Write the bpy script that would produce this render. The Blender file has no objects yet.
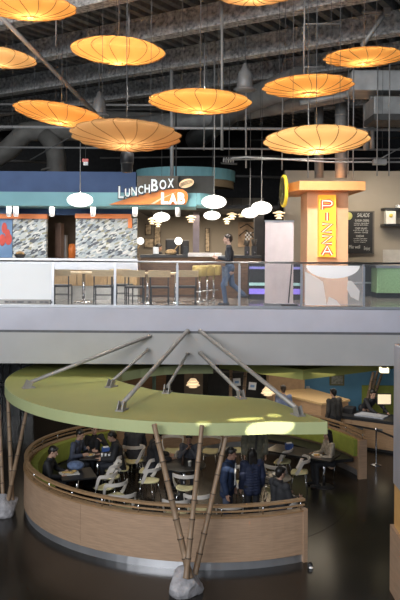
import bpy, bmesh, math, random
from mathutils import Vector, Matrix, Euler
random.seed(7)
R = math.radians
PI = math.pi
sc = bpy.context.scene
COL = sc.collection

# ------------------------------------------------------------------ camera, sky, sun, light, exposure
CAMZ, FPX, HORIZON, ROLL = 5.8, 714.0, 245.0, R(0.4)
cd = bpy.data.cameras.new('camera')
cam = bpy.data.objects.new('camera', cd)
COL.objects.link(cam)
cd.sensor_fit = 'VERTICAL'
cd.sensor_height = 36
cd.lens = 36 * FPX / 600
cd.shift_y = -(300 - HORIZON) / 600
cd.clip_end = 200
cam.matrix_world = Matrix.Translation((0, 0, CAMZ)) @ Matrix.Rotation(PI / 2, 4, 'X') @ Matrix.Rotation(ROLL, 4, 'Z')
sc.camera = cam

world = bpy.data.worlds.new('world')
sc.world = world
world.use_nodes = True
wbg = world.node_tree.nodes['Background']
wbg.inputs[0].default_value = (0.75, 0.86, 1.0, 1)
wbg.inputs[1].default_value = 0.3

def area(name, loc, to, sx, sy, power, col=(1, 1, 1), spread=180):
    l = bpy.data.lights.new(name, 'AREA')
    l.shape = 'RECTANGLE'
    l.size, l.size_y, l.energy, l.color = sx, sy, power, col
    l.spread = R(spread)
    o = bpy.data.objects.new(name, l)
    COL.objects.link(o)
    o.location = loc
    o.rotation_euler = (Vector(to) - Vector(loc)).to_track_quat('-Z', 'Y').to_euler()
    return o

def spot(name, loc, to, power, deg, blend=0.25, col=(1, .93, .8), radius=.03, scale=(1, 1, 1)):
    l = bpy.data.lights.new(name, 'SPOT')
    l.energy, l.spot_size, l.spot_blend, l.color, l.shadow_soft_size = power, R(deg), blend, col, radius
    o = bpy.data.objects.new(name, l)
    COL.objects.link(o)
    o.location = loc
    o.rotation_euler = (Vector(to) - Vector(loc)).to_track_quat('-Z', 'Y').to_euler()
    o.scale = scale
    return o

def point(name, loc, power, col=(1, .8, .55), radius=.1):
    l = bpy.data.lights.new(name, 'POINT')
    l.energy, l.color, l.shadow_soft_size = power, col, radius
    o = bpy.data.objects.new(name, l)
    COL.objects.link(o)
    o.location = loc
    return o

# daylight from added area lights, for an assumed glazed atrium front and clerestory
area('assumed_front_daylight', (-9, -6, 10.5), (0, 17, 5.0), 14, 5, 2900, (0.93, 0.96, 1.0))
area('assumed_skylight', (-2, 6.5, 10.9), (0, 14, 2.5), 8, 2.0, 260, (1, .97, .92))
# added spot in place of low sun, falling on the railing and the front of the deck
spot('added_sun_spot', (-2.0, -6, 9.5), (-4.7, 17.0, 4.8), 3400, 9, .8, (1, .97, .9), .25, (1, .55, 1))
# position of the added spots that imitate sun patches on the green canopy
PATCH_SPOT_POS = (4.6, -0.5, 10.6)
view = sc.view_settings
sc.display_settings.display_device = 'sRGB'
view.view_transform = 'Standard'
view.look = 'None'
view.gamma = 1
view.use_curve_mapping = False
view.exposure = 0.4

# ------------------------------------------------------------------ helpers
def at(px, py, Y):
    """Point of the place at depth Y in front of the photographer's spot."""
    u, v = (px - 200) / FPX, (HORIZON - py) / FPX
    c, s = math.cos(ROLL), math.sin(ROLL)
    return Vector(((u * c - v * s) * Y, Y, (u * s + v * c) * Y + CAMZ))

MATS = {}
def mat(name, col, rough=.6, metal=0.0, var=.12, scale=6.0, stretch=None, emit=None, estr=0.0, trans=0.0, alpha=1.0, bump=0.0, spec=None):
    if name in MATS: return MATS[name]
    m = bpy.data.materials.new(name)
    m.use_nodes = True
    nt = m.node_tree
    b = nt.nodes['Principled BSDF']
    b.inputs['Roughness'].default_value = rough
    b.inputs['Metallic'].default_value = metal
    if spec is not None: b.inputs['Specular IOR Level'].default_value = spec
    tc = nt.nodes.new('ShaderNodeTexCoord')
    mp = nt.nodes.new('ShaderNodeMapping')
    if stretch: mp.inputs['Scale'].default_value = stretch
    nz = nt.nodes.new('ShaderNodeTexNoise')
    nz.inputs['Scale'].default_value = scale
    nz.inputs['Detail'].default_value = 4
    rp = nt.nodes.new('ShaderNodeValToRGB')
    rp.color_ramp.elements[0].position = .3
    rp.color_ramp.elements[1].position = .7
    rp.color_ramp.elements[0].color = (*[c * (1 - var) for c in col], 1)
    rp.color_ramp.elements[1].color = (*[min(1, c * (1 + var)) for c in col], 1)
    nt.links.new(tc.outputs['Object'], mp.inputs[0])
    nt.links.new(mp.outputs[0], nz.inputs['Vector'])
    nt.links.new(nz.outputs[0], rp.inputs[0])
    nt.links.new(rp.outputs[0], b.inputs['Base Color'])
    if bump:
        bp = nt.nodes.new('ShaderNodeBump')
        bp.inputs['Strength'].default_value = bump
        bp.inputs['Distance'].default_value = .05
        nt.links.new(nz.outputs[0], bp.inputs['Height'])
        nt.links.new(bp.outputs[0], b.inputs['Normal'])
    if emit:
        b.inputs['Emission Color'].default_value = (*emit, 1)
        b.inputs['Emission Strength'].default_value = estr
    if alpha < 1: b.inputs['Alpha'].default_value = alpha
    MATS[name] = m
    return m

def glass_mat(name, tint=(1, 1, 1), refl=.07, rough=.02, clear=.93):
    if name in MATS: return MATS[name]
    m = bpy.data.materials.new(name)
    m.use_nodes = True
    nt = m.node_tree
    for n in list(nt.nodes): nt.nodes.remove(n)
    out = nt.nodes.new('ShaderNodeOutputMaterial')
    tr = nt.nodes.new('ShaderNodeBsdfTransparent'); tr.inputs[0].default_value = (*[t * clear for t in tint], 1)
    gl = nt.nodes.new('ShaderNodeBsdfGlossy'); gl.inputs['Roughness'].default_value = rough
    nz = nt.nodes.new('ShaderNodeTexNoise'); nz.inputs['Scale'].default_value = 2
    mr = nt.nodes.new('ShaderNodeMapRange'); mr.inputs[3].default_value = refl * .9; mr.inputs[4].default_value = refl * 1.1
    mx = nt.nodes.new('ShaderNodeMixShader')
    nt.links.new(nz.outputs[0], mr.inputs[0]); nt.links.new(mr.outputs[0], mx.inputs[0])
    nt.links.new(tr.outputs[0], mx.inputs[1]); nt.links.new(gl.outputs[0], mx.inputs[2])
    nt.links.new(mx.outputs[0], out.inputs[0])
    MATS[name] = m
    return m

def film_mat(name, col, opacity):
    """White film on glass: part diffuse, part clear."""
    if name in MATS: return MATS[name]
    m = bpy.data.materials.new(name)
    m.use_nodes = True
    nt = m.node_tree
    for n in list(nt.nodes): nt.nodes.remove(n)
    out = nt.nodes.new('ShaderNodeOutputMaterial')
    tr = nt.nodes.new('ShaderNodeBsdfTransparent')
    df = nt.nodes.new('ShaderNodeBsdfDiffuse'); df.inputs[0].default_value = (*col, 1)
    nz = nt.nodes.new('ShaderNodeTexNoise'); nz.inputs['Scale'].default_value = 1.2
    mr = nt.nodes.new('ShaderNodeMapRange'); mr.inputs[3].default_value = opacity * .92; mr.inputs[4].default_value = min(1, opacity * 1.06)
    mx = nt.nodes.new('ShaderNodeMixShader')
    nt.links.new(nz.outputs[0], mr.inputs[0]); nt.links.new(mr.outputs[0], mx.inputs[0])
    nt.links.new(tr.outputs[0], mx.inputs[1]); nt.links.new(df.outputs[0], mx.inputs[2])
    nt.links.new(mx.outputs[0], out.inputs[0])
    MATS[name] = m
    return m

def shade_mat(name, col, emit, estr):
    """Lit fabric: translucent skin over a lamp, glowing a little."""
    if name in MATS: return MATS[name]
    m = bpy.data.materials.new(name)
    m.use_nodes = True
    nt = m.node_tree
    for n in list(nt.nodes): nt.nodes.remove(n)
    out = nt.nodes.new('ShaderNodeOutputMaterial')
    tl = nt.nodes.new('ShaderNodeBsdfTranslucent'); tl.inputs[0].default_value = (*col, 1)
    df = nt.nodes.new('ShaderNodeBsdfDiffuse'); df.inputs[0].default_value = (*col, 1)
    em = nt.nodes.new('ShaderNodeEmission'); em.inputs[0].default_value = (*emit, 1); em.inputs[1].default_value = estr
    tc = nt.nodes.new('ShaderNodeTexCoord')
    nz = nt.nodes.new('ShaderNodeTexNoise'); nz.inputs['Scale'].default_value = 5
    mr = nt.nodes.new('ShaderNodeMapRange'); mr.inputs[3].default_value = .1; mr.inputs[4].default_value = .2
    mx = nt.nodes.new('ShaderNodeMixShader'); ad = nt.nodes.new('ShaderNodeAddShader')
    nt.links.new(tc.outputs['Object'], nz.inputs['Vector'])
    nt.links.new(nz.outputs[0], mr.inputs[0]); nt.links.new(mr.outputs[0], mx.inputs[0])
    nt.links.new(tl.outputs[0], mx.inputs[1]); nt.links.new(df.outputs[0], mx.inputs[2])
    nt.links.new(mx.outputs[0], ad.inputs[0]); nt.links.new(em.outputs[0], ad.inputs[1])
    nt.links.new(ad.outputs[0], out.inputs[0])
    MATS[name] = m
    return m

def frame_of(d):
    d = Vector(d).normalized()
    a = Vector((0, 0, 1)) if abs(d.z) < .95 else Vector((1, 0, 0))
    x = a.cross(d).normalized()
    return x, d.cross(x).normalized()

class MB:
    def __init__(s):
        s.v, s.f, s.m, s.sm = [], [], [], []
        s.mi, s.smooth = 0, False
    def face(s, idx):
        s.f.append(idx); s.m.append(s.mi); s.sm.append(s.smooth)
    def add(s, vs, fs):
        o = len(s.v)
        s.v += [Vector(v) for v in vs]
        for f in fs: s.face([i + o for i in f])
    def box2(s, a, b, mtx=None):
        x0, y0, z0 = [min(p, q) for p, q in zip(a, b)]
        x1, y1, z1 = [max(p, q) for p, q in zip(a, b)]
        vs = [(x0, y0, z0), (x1, y0, z0), (x1, y1, z0), (x0, y1, z0), (x0, y0, z1), (x1, y0, z1), (x1, y1, z1), (x0, y1, z1)]
        if mtx: vs = [mtx @ Vector(v) for v in vs]
        s.add(vs, [(0, 3, 2, 1), (4, 5, 6, 7), (0, 1, 5, 4), (1, 2, 6, 5), (2, 3, 7, 6), (3, 0, 4, 7)])
        return s
    def box(s, c, size, rz=0):
        h = [d / 2 for d in size]
        m = Matrix.Translation(c) @ Matrix.Rotation(rz, 4, 'Z')
        return s.box2([-d for d in h], h, m)
    def slab(s, x0, y0, x1, y1, Y, d):
        a, b = at(x0, y1, Y), at(x1, y0, Y)
        return s.box2((a.x, Y, a.z), (b.x, Y + d, b.z))
    def tube(s, pts, r, n=8, caps=True):
        pts = [Vector(p) for p in pts]
        rs = r if isinstance(r, (list, tuple)) else [r] * len(pts)
        o = len(s.v)
        old = s.smooth; s.smooth = True
        up = None
        for i, p in enumerate(pts):
            d = (pts[min(i + 1, len(pts) - 1)] - pts[max(i - 1, 0)])
            if up is None: x, y = frame_of(d)
            else:
                dn = d.normalized(); x = (up - dn * up.dot(dn)).normalized(); y = dn.cross(x).normalized()
            up = x
            for k in range(n):
                t = 2 * PI * k / n
                s.v.append(p + (x * math.cos(t) + y * math.sin(t)) * rs[i])
        for i in range(len(pts) - 1):
            for k in range(n):
                a, b = o + i * n + k, o + i * n + (k + 1) % n
                s.face([a, b, b + n, a + n])
        s.smooth = old
        if caps:
            s.face([o + k for k in range(n)][::-1])
            s.face([o + (len(pts) - 1) * n + k for k in range(n)])
        return s
    def strip(s, pts, nor, w, t):
        """Flat band swept along pts: w wide along nor, t thick."""
        pts = [Vector(p) for p in pts]
        o = len(s.v)
        for i, p in enumerate(pts):
            d = (pts[min(i + 1, len(pts) - 1)] - pts[max(i - 1, 0)]).normalized()
            n = Vector(nor[i]) if isinstance(nor, list) else Vector(nor)
            n = (n - d * n.dot(d)).normalized()
            q = d.cross(n)
            for a, b in ((-1, -1), (1, -1), (1, 1), (-1, 1)):
                s.v.append(p + n * a * w / 2 + q * b * t / 2)
        for i in range(len(pts) - 1):
            for k in range(4):
                a, b = o + i * 4 + k, o + i * 4 + (k + 1) % 4
                s.face([a, b, b + 4, a + 4])
        s.face([o + 3, o + 2, o + 1, o]); e = o + (len(pts) - 1) * 4
        s.face([e, e + 1, e + 2, e + 3])
        return s
    def lathe(s, prof, c=(0, 0, 0), n=24, mtx=None):
        o = len(s.v); c = Vector(c)
        old = s.smooth; s.smooth = True
        for r, z in prof:
            for k in range(n):
                t = 2 * PI * k / n
                p = Vector((r * math.cos(t), r * math.sin(t), z))
                s.v.append((mtx @ p if mtx else p) + c)
        for i in range(len(prof) - 1):
            for k in range(n):
                a, b = o + i * n + k, o + i * n + (k + 1) % n
                s.face([a, b, b + n, a + n])
        if prof[0][0] > 1e-5: s.face([o + k for k in range(n)][::-1])
        if prof[-1][0] > 1e-5: s.face([o + (len(prof) - 1) * n + k for k in range(n)])
        s.smooth = old
        return s
    def ell(s, c, rx, ry, rz, n=16, h=10, mtx=None):
        m = Matrix.Diagonal((rx, ry, rz, 1))
        if mtx: m = mtx @ m
        return s.lathe([(math.sin(PI * i / h) if 0 < i < h else 0, -math.cos(PI * i / h)) for i in range(h + 1)], c, n, m)
    def prism(s, poly, z0, z1):
        n = len(poly); o = len(s.v)
        for x, y in poly: s.v.append(Vector((x, y, z0)))
        for x, y in poly: s.v.append(Vector((x, y, z1)))
        s.face(list(range(o, o + n))[::-1]); s.face(list(range(o + n, o + 2 * n)))
        for k in range(n):
            a, b = o + k, o + (k + 1) % n
            s.face([a, b, b + n, a + n])
        return s
    def plate(s, poly, Y, d):
        """Polygon given in (X, Z), extruded along Y."""
        n = len(poly); o = len(s.v)
        for x, z in poly: s.v.append(Vector((x, Y, z)))
        for x, z in poly: s.v.append(Vector((x, Y + d, z)))
        s.face(list(range(o, o + n))); s.face(list(range(o + n, o + 2 * n))[::-1])
        for k in range(n):
            a, b = o + k, o + (k + 1) % n
            s.face([b, a, a + n, b + n])
        return s
    def arc(s, c, r0, r1, a0, a1, z0, z1, n=48, plan=None):
        """Curved wall between radii r0 < r1, angles in degrees."""
        o = len(s.v)
        for i in range(n + 1):
            t = R(a0 + (a1 - a0) * i / n)
            for r in (r0, r1):
                for z in (z0, z1):
                    x, y = c[0] + r * math.cos(t), c[1] + r * math.sin(t)
                    if plan: x, y = plan(x, y)
                    s.v.append(Vector((x, y, z)))
        for i in range(n):
            a = o + i * 4; b = a + 4
            s.face([a, b, b + 1, a + 1]); s.face([a + 2, a + 3, b + 3, b + 2])
            s.face([a + 1, b + 1, b + 3, a + 3]); s.face([a, a + 2, b + 2, b])
        s.face([o, o + 1, o + 3, o + 2]); e = o + n * 4
        s.face([e, e + 2, e + 3, e + 1])
        return s
    def text(s, body, x0, x1, z0, z1, Y, depth, bold=0.0, shear=0.0):
        """Lettering standing upright, facing the front (-Y), fitted to the box."""
        cu = bpy.data.curves.new('lettering', 'FONT')
        cu.body = body; cu.extrude = .05; cu.offset = bold; cu.resolution_u = 3
        ob = bpy.data.objects.new('lettering', cu)
        COL.objects.link(ob)
        dg = bpy.context.evaluated_depsgraph_get()
        me = bpy.data.meshes.new_from_object(ob.evaluated_get(dg))
        xs = [v.co.x for v in me.vertices]; ys = [v.co.y for v in me.vertices]
        ax, bx, ay, by = min(xs), max(xs), min(ys), max(ys)
        vs = []
        for v in me.vertices:
            x = x0 + (v.co.x - ax) / (bx - ax) * (x1 - x0)
            t = (v.co.y - ay) / (by - ay)
            vs.append(Vector((x + shear * t, Y - (depth if v.co.z > 0 else 0), z0 + t * (z1 - z0))))
        s.add(vs, [list(p.vertices) for p in me.polygons])
        bpy.data.objects.remove(ob); bpy.data.curves.remove(cu); bpy.data.meshes.remove(me)
        return s
    def build(s, name, mats, parent=None, world=True, bevel=0.0):
        me = bpy.data.meshes.new(name)
        if not isinstance(mats, (list, tuple)): mats = [mats]
        if parent is not None:
            base = None
            if world:
                base = root_matrix(parent).inverted()
                vs = [base @ v for v in s.v]
            else: vs = s.v
            loc = None
        else:
            xs, ys, zs = zip(*[tuple(v) for v in s.v])
            loc = Vector(((min(xs) + max(xs)) / 2, (min(ys) + max(ys)) / 2, min(zs)))
            vs = [v - loc for v in s.v]
        me.from_pydata([tuple(v) for v in vs], [], s.f)
        for m in mats: me.materials.append(m)
        me.polygons.foreach_set('material_index', s.m)
        me.polygons.foreach_set('use_smooth', s.sm)
        me.update()
        o = bpy.data.objects.new(name, me)
        COL.objects.link(o)
        if parent is not None: o.parent = parent
        else: o.location = loc
        if bevel:
            b = o.modifiers.new('bevel', 'BEVEL'); b.width = bevel; b.segments = 2; b.limit_method = 'ANGLE'
        return o

def root_matrix(o):
    m = Matrix.Translation(o.location) @ o.rotation_euler.to_matrix().to_4x4()
    return root_matrix(o.parent) @ m if o.parent else m

def thing(name, label, cat, loc=(0, 0, 0), rz=0, group=None):
    o = bpy.data.objects.new(name, None)
    COL.objects.link(o)
    o.empty_display_size = .1
    o.location = loc; o.rotation_euler = (0, 0, rz)
    return tag(o, label, cat, group)

def tag(o, label, cat, group=None, kind=None):
    o['label'] = label; o['category'] = cat
    if group: o['group'] = group
    if kind: o['kind'] = kind
    return o

def struct(name, mb, m, bevel=0.0, label=None):
    o = mb.build(name, m, bevel=bevel)
    o['kind'] = 'structure'
    if label: o['label'] = label
    return o

KIDS = {}
def dup(root, loc, rz=None, label=None, group=None):
    r = root.copy(); COL.objects.link(r); r.location = loc
    if rz is not None: r.rotation_euler = (root.rotation_euler.x, root.rotation_euler.y, rz)
    if label: r['label'] = label
    if group: r['group'] = group
    for ch in list(root.children):
        c = ch.copy(); COL.objects.link(c); c.parent = r
        for g in list(ch.children):
            d = g.copy(); COL.objects.link(d); d.parent = c
    return r

# ------------------------------------------------------------------ materials
WHITE = mat('white_paint', (.8, .8, .8), .5, var=.03)
STEEL = mat('brushed_steel', (.55, .55, .57), .3, 1.0, var=.12, scale=8, stretch=(1, 1, 20))
CHROME = mat('chrome', (.75, .75, .78), .15, 1.0, var=.03)
BLACK = mat('black_metal', (.018, .018, .02), .45, var=.2)
DARK = mat('black_matte', (.012, .012, .013), .8, var=.3)
GREYMET = mat('grey_painted_metal', (.30, .285, .265), .5, .3, var=.08)
PIPE = mat('grey_pipe', (.30, .29, .28), .5, .4, var=.15)
DARKPIPE = mat('dark_pipe', (.07, .068, .065), .6, .3, var=.2)
WIRE = mat('dark_wire', (.10, .10, .10), .6, .3, var=.1)
DUCT = mat('galvanised_duct', (.33, .33, .32), .55, .3, var=.25, scale=3)
DUCTDARK = mat('dark_duct', (.12, .115, .105), .7, .2, var=.2, scale=3)
SPRAY = mat('sprayed_fireproofing', (.43, .42, .405), .95, var=.6, scale=11, bump=.8)
SPRAYD = mat('corrugated_deck_paint', (.13, .127, .12), .9, var=.3, scale=9)
LAVENDER = mat('lavender_grey_panel', (.46, .46, .53), .5, var=.04, scale=2)
FASCIA = mat('warm_grey_panel', (.44, .435, .43), .45, var=.05, scale=1.2)
GREEN = mat('olive_green_paint', (.31, .32, .095), .55, var=.05, scale=1.5)
GREENRIM = mat('pale_green_paint', (.37, .405, .20), .55, var=.04, scale=1.5)
UPHOL = mat('lime_upholstery', (.26, .30, .05), .7, var=.1, scale=8)
WOOD = mat('pale_oak_veneer', (.365, .24, .155), .5, var=.16, scale=3.5, stretch=(1, 1, 16))
WOODRAIL = mat('honey_oak_rail', (.30, .18, .09), .4, var=.2, scale=6, stretch=(2, 2, 10))
WOODWARM = mat('warm_maple', (.60, .40, .19), .45, var=.15, scale=5, stretch=(8, 8, 1))
WOODDARK = mat('brown_wood', (.16, .085, .04), .55, var=.25, scale=4, stretch=(1, 1, 8))
BAMBOO = mat('bamboo', (.225, .15, .092), .5, var=.2, scale=6, stretch=(4, 4, 1))
ROCK = mat('granite', (.30, .29, .30), .85, var=.35, scale=9, bump=.7)
TABLE = mat('black_table', (.012, .012, .013), .35, var=.2)
CHAIRW = mat('white_plywood', (.62, .57, .52), .4, var=.06)
SEATY = mat('cream_seat', (.60, .55, .31), .5, var=.08)
TEAL = mat('teal_paint', (.22, .48, .53), .55, var=.05, scale=2)
BLUE = mat('deep_blue_paint', (.07, .13, .29), .6, var=.1, scale=2)
SKYBLUE = mat('sky_blue_paint', (.13, .33, .52), .6, var=.06, scale=2)
ORANGE = mat('orange_paint', (.75, .2, .04), .5, var=.06)
PEACH = mat('peach_orange_paint', (.74, .42, .24), .6, var=.06, scale=2)
PEACHTOP = mat('amber_orange_paint', (.72, .31, .11), .55, var=.05, scale=2)
BEIGE = mat('beige_wall_paint', (.32, .275, .22), .7, var=.06, scale=1.5)
TAUPE = mat('taupe_wall_paint', (.27, .235, .185), .7, var=.08, scale=1.5)
TANSTOOL = mat('mustard_vinyl', (.46, .35, .12), .5, var=.06)
PALEWOOD = mat('pale_beech', (.72, .56, .34), .45, var=.1, scale=5, stretch=(1, 1, 6))
GLASS = glass_mat('rail_glass')
PANEGLASS = glass_mat('dark_window_glass', (.35, .38, .38), .03, .05)

def mosaic_material():
    m = bpy.data.materials.new('leaf_mosaic'); m.use_nodes = True
    nt = m.node_tree; b = nt.nodes['Principled BSDF']; b.inputs['Roughness'].default_value = .4
    tc = nt.nodes.new('ShaderNodeTexCoord'); mp = nt.nodes.new('ShaderNodeMapping')
    mp.inputs['Rotation'].default_value = (0, R(28), 0)
    m2 = nt.nodes.new('ShaderNodeMapping'); m2.inputs['Scale'].default_value = (9, 1, 22)
    nt.links.new(mp.outputs[0], m2.inputs[0])
    vo = nt.nodes.new('ShaderNodeTexVoronoi'); vo.inputs['Scale'].default_value = 1.0
    sp = nt.nodes.new('ShaderNodeSeparateColor')
    rp = nt.nodes.new('ShaderNodeValToRGB'); cr = rp.color_ramp; cr.interpolation = 'CONSTANT'
    cr.elements[0].color = (.05, .06, .075, 1); cr.elements[1].position = .2; cr.elements[1].color = (.40, .43, .43, 1)
    for p, c in ((.44, (.2, .24, .27, 1)), (.58, (.56, .56, .53, 1)), (.74, (.24, .23, .15, 1)), (.84, (.33, .38, .41, 1))):
        e = cr.elements.new(p); e.color = c
    nt.links.new(tc.outputs['Object'], mp.inputs[0]); nt.links.new(m2.outputs[0], vo.inputs['Vector'])
    nt.links.new(vo.outputs['Color'], sp.inputs[0]); nt.links.new(sp.outputs[0], rp.inputs[0])
    nt.links.new(rp.outputs[0], b.inputs['Base Color'])
    return m
MOSAIC = mosaic_material()

def floor_material():
    m = bpy.data.materials.new('polished_dark_concrete'); m.use_nodes = True
    nt = m.node_tree; b = nt.nodes['Principled BSDF']
    b.inputs['Roughness'].default_value = .22
    tc = nt.nodes.new('ShaderNodeTexCoord')
    nz = nt.nodes.new('ShaderNodeTexNoise'); nz.inputs['Scale'].default_value = .9; nz.inputs['Detail'].default_value = 6
    rp = nt.nodes.new('ShaderNodeValToRGB')
    rp.color_ramp.elements[0].position = .3; rp.color_ramp.elements[0].color = (.012, .0105, .009, 1)
    rp.color_ramp.elements[1].position = .75; rp.color_ramp.elements[1].color = (.027, .0225, .018, 1)
    nt.links.new(tc.outputs['Object'], nz.inputs['Vector']); nt.links.new(nz.outputs[0], rp.inputs[0])
    nt.links.new(rp.outputs[0], b.inputs['Base Color'])
    return m
FLOOR = floor_material()
DECKFLOOR = mat('polished_deck_floor', (.30, .285, .27), .16, var=.25, scale=1.2)
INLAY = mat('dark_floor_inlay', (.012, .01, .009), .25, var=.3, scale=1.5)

# ------------------------------------------------------------------ large structure
DZ = 4.32          # level of the upper deck
DY = 16.6          # its front edge
CC = (0.2, 16.8)   # centre of booth and canopy
BR = 4.1

def gx(px, Y): return (px - 200) / FPX * Y
struct('floor', MB().box2((-14, 6, -.2), (14, 34, 0)), FLOOR)
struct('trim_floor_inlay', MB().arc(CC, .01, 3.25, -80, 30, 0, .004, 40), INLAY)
struct('wall_back', MB().box2((-14, 33, -.2), (14, 33.3, 13)), DARK)
struct('wall_left', MB().box2((-14.3, 6, -.2), (-14, 33, 13)), DARK)
struct('wall_right', MB().box2((14, 6, -.2), (14.3, 33, 13)), DARK)

# upper deck: floor, front fascia band, lower panel
struct('deck_floor', MB().box2((-14, DY, DZ - .12), (14, 33, DZ)), DECKFLOOR)
mb = MB().box2((-14, DY - .02, DZ - .52), (14, DY + .3, DZ - .0))
struct('deck_fascia', mb, LAVENDER)
mb = MB().box2((-14, DY + .0, DZ - .58), (14, DY + .25, DZ - .52))
struct('trim_fascia_shadow_gap', mb, mat('gap_grey', (.12, .12, .13), .7))
zb = 3.0
mb = MB()
mb.add([(-14, DY, DZ - .58), (14, DY, DZ - .58), (14, DY + .12, zb), (-14, DY + .12, zb), (-14, DY + 17, DZ - .58), (14, DY + 17, DZ - .58), (14, DY + 17, zb), (-14, DY + 17, zb)],
       [(0, 1, 2, 3), (3, 2, 6, 7), (0, 4, 5, 1), (4, 7, 6, 5), (0, 3, 7, 4), (1, 5, 6, 2)])
struct('deck_soffit', mb, FASCIA)

# roof: corrugated deck over sprayed beams
BD = Vector((.842, -.539, 0)); BN = Vector((.539, .842, 0))
ZB, ZT = 11.1, 11.34
mb = MB()
org = Vector((0, 18.9, 0))
prof = []
p = .36
for i in range(-62, 62):
    s = i * p
    prof += [(s, ZB), (s + p * .42, ZB), (s + p * .55, ZT), (s + p * .87, ZT)]
L0, L1 = -13, 16
vs = []
for s_, z in prof:
    vs.append(org + BD * s_ + BN * L0 + Vector((0, 0, z)))
    vs.append(org + BD * s_ + BN * L1 + Vector((0, 0, z)))
mb.add(vs, [(2 * i, 2 * i + 1, 2 * i + 3, 2 * i + 2) for i in range(len(prof) - 1)])
struct('ceiling', mb, SPRAYD)
for i, off in enumerate((-5.0, -2.55, 0.0, 2.45, 4.9, 7.5)):
    c = org + BN * off
    rz = math.atan2(BD.y, BD.x)
    mb = MB()
    M = Matrix.Translation(c) @ Matrix.Rotation(rz, 4, 'Z')
    mb.box2((-22, -.07, ZB - .50), (22, .07, ZB - .02), M)
    mb.box2((-22, -.16, ZB - .53), (22, .16, ZB - .48), M)
    mb.box2((-22, -.1, ZB - .05), (22, .1, ZB), M)
    struct('beam', mb, SPRAY)

# ------------------------------------------------------------------ the green canopy
HC = 2.73
out = []
for i in range(61):
    t = R(-76 - 195 * i / 60)
    out.append((CC[0] - .05 + 4.55 * math.cos(t), CC[1] + 4.5 * math.sin(t)))
out = [(2.24, 12.45), (1.7, 12.41)] + out
inner_c = [(.35, 18.25), (-.3, 18.2), (-.9, 18.0), (-1.45, 17.6), (-1.85, 17.1), (-2.0, 16.6), (-1.9, 16.15), (-1.56, 15.7), (-1.0, 15.1), (-.4, 14.75), (.2, 14.55), (.9, 14.42), (1.35, 14.25), (1.65, 13.7), (1.9, 13.1)]
poly = out + inner_c
t = thing('canopy', 'large curved olive green canopy ring floating over the round dining booth', 'canopy', (CC[0], CC[1], HC - .21))
MB().prism(poly[::-1], HC - .21, HC).build('roof_panel', GREEN, t)
mb = MB()
n = len(poly)
for k in range(n):
    a, b = Vector((*poly[k], 0)), Vector((*poly[(k + 1) % n], 0))
    d = (b - a).normalized(); q = Vector((d.y, -d.x, 0))
    if k >= 0:
        pts = [a - q * .0, b - q * .0]
        mb.add([(a.x, a.y, HC - .21), (b.x, b.y, HC - .21), (b.x, b.y, HC + .004), (a.x, a.y, HC + .004),
                (a.x - q.x * .012, a.y - q.y * .012, HC - .21), (b.x - q.x * .012, b.y - q.y * .012, HC - .21), (b.x - q.x * .012, b.y - q.y * .012, HC + .004), (a.x - q.x * .012, a.y - q.y * .012, HC + .004)],
               [(0, 1, 2, 3), (7, 6, 5, 4), (3, 2, 6, 7), (0, 4, 5, 1)])
mb.build('fascia', GREENRIM, t)

# canopy behind, pointed, over the food counter
t = thing('canopy', 'pointed olive green canopy over the food counter by the blue wall', 'canopy', (2.6, 19.5, HC - .21))
MB().prism([(.55, 19.3), (2.58, 17.75), (8.2, 21.3), (8.2, 23), (.55, 23)], HC - .21, HC - .02).build('roof_panel', GREEN, t)
MB().prism([(.54, 19.29), (2.58, 17.73), (8.21, 21.29), (8.21, 21.35), (2.58, 17.79), (.54, 19.35)], HC - .26, HC - .01).build('fascia', GREEN, t)

# tie rods from the deck down to the canopy
rods = [((149, 336), (30, 389, 15.2), 'longest grey tie rod reaching to the outer end of the green canopy', .04),
        ((147.5, 350), (112, 387, 15.4), 'short grey tie rod nearest the longest one, on the wide end of the canopy', .035),
        ((187.5, 331), (122.5, 411, 13.25), 'grey tie rod crossing in front of the canopy opening to its front lip', .045),
        ((187.5, 354), (167.5, 394, 14.85), 'shortest grey tie rod ending at the edge of the canopy opening', .035),
        ((200, 331), (297, 416, 12.95), 'long pale tie rod running to the tip of the canopy beside the sun patch', .045),
        ((200, 353), (240, 400, 14.35), 'pale grey tie rod ending by the bamboo posts with paper notices', .04)]
for (ux, uy), (lx, ly, LY), lab, rr in rods:
    a = at(ux, uy, DY - .06); b = at(lx, ly, LY)
    b.z = HC + .12
    t = thing('tie_rod', lab, 'rod', (b.x, b.y, HC), group='steel tie rods holding the canopy')
    d = (b - a).normalized()
    MB().tube([a, b], rr, 10).build('rod', GREYMET, t)
    q = Vector((d.x, d.y, 0)).normalized(); sd = Vector((-q.y, q.x, 0))
    mb = MB()
    for sg in (-1, 1):
        o = b + sd * sg * .05
        mb.strip([o + q * .08 - Vector((0, 0, .12)), o + Vector((0, 0, .03))], sd, .02, .13)
    mb.box((b.x + q.x * .03, b.y + q.y * .03, HC + .012), (.26, .16, .024), math.atan2(q.y, q.x))
    mb.build('foot_bracket', GREYMET, t)
    MB().ell(a, .05, .05, .05, 10, 6).build('pin_joint', GREYMET, t)

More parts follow.
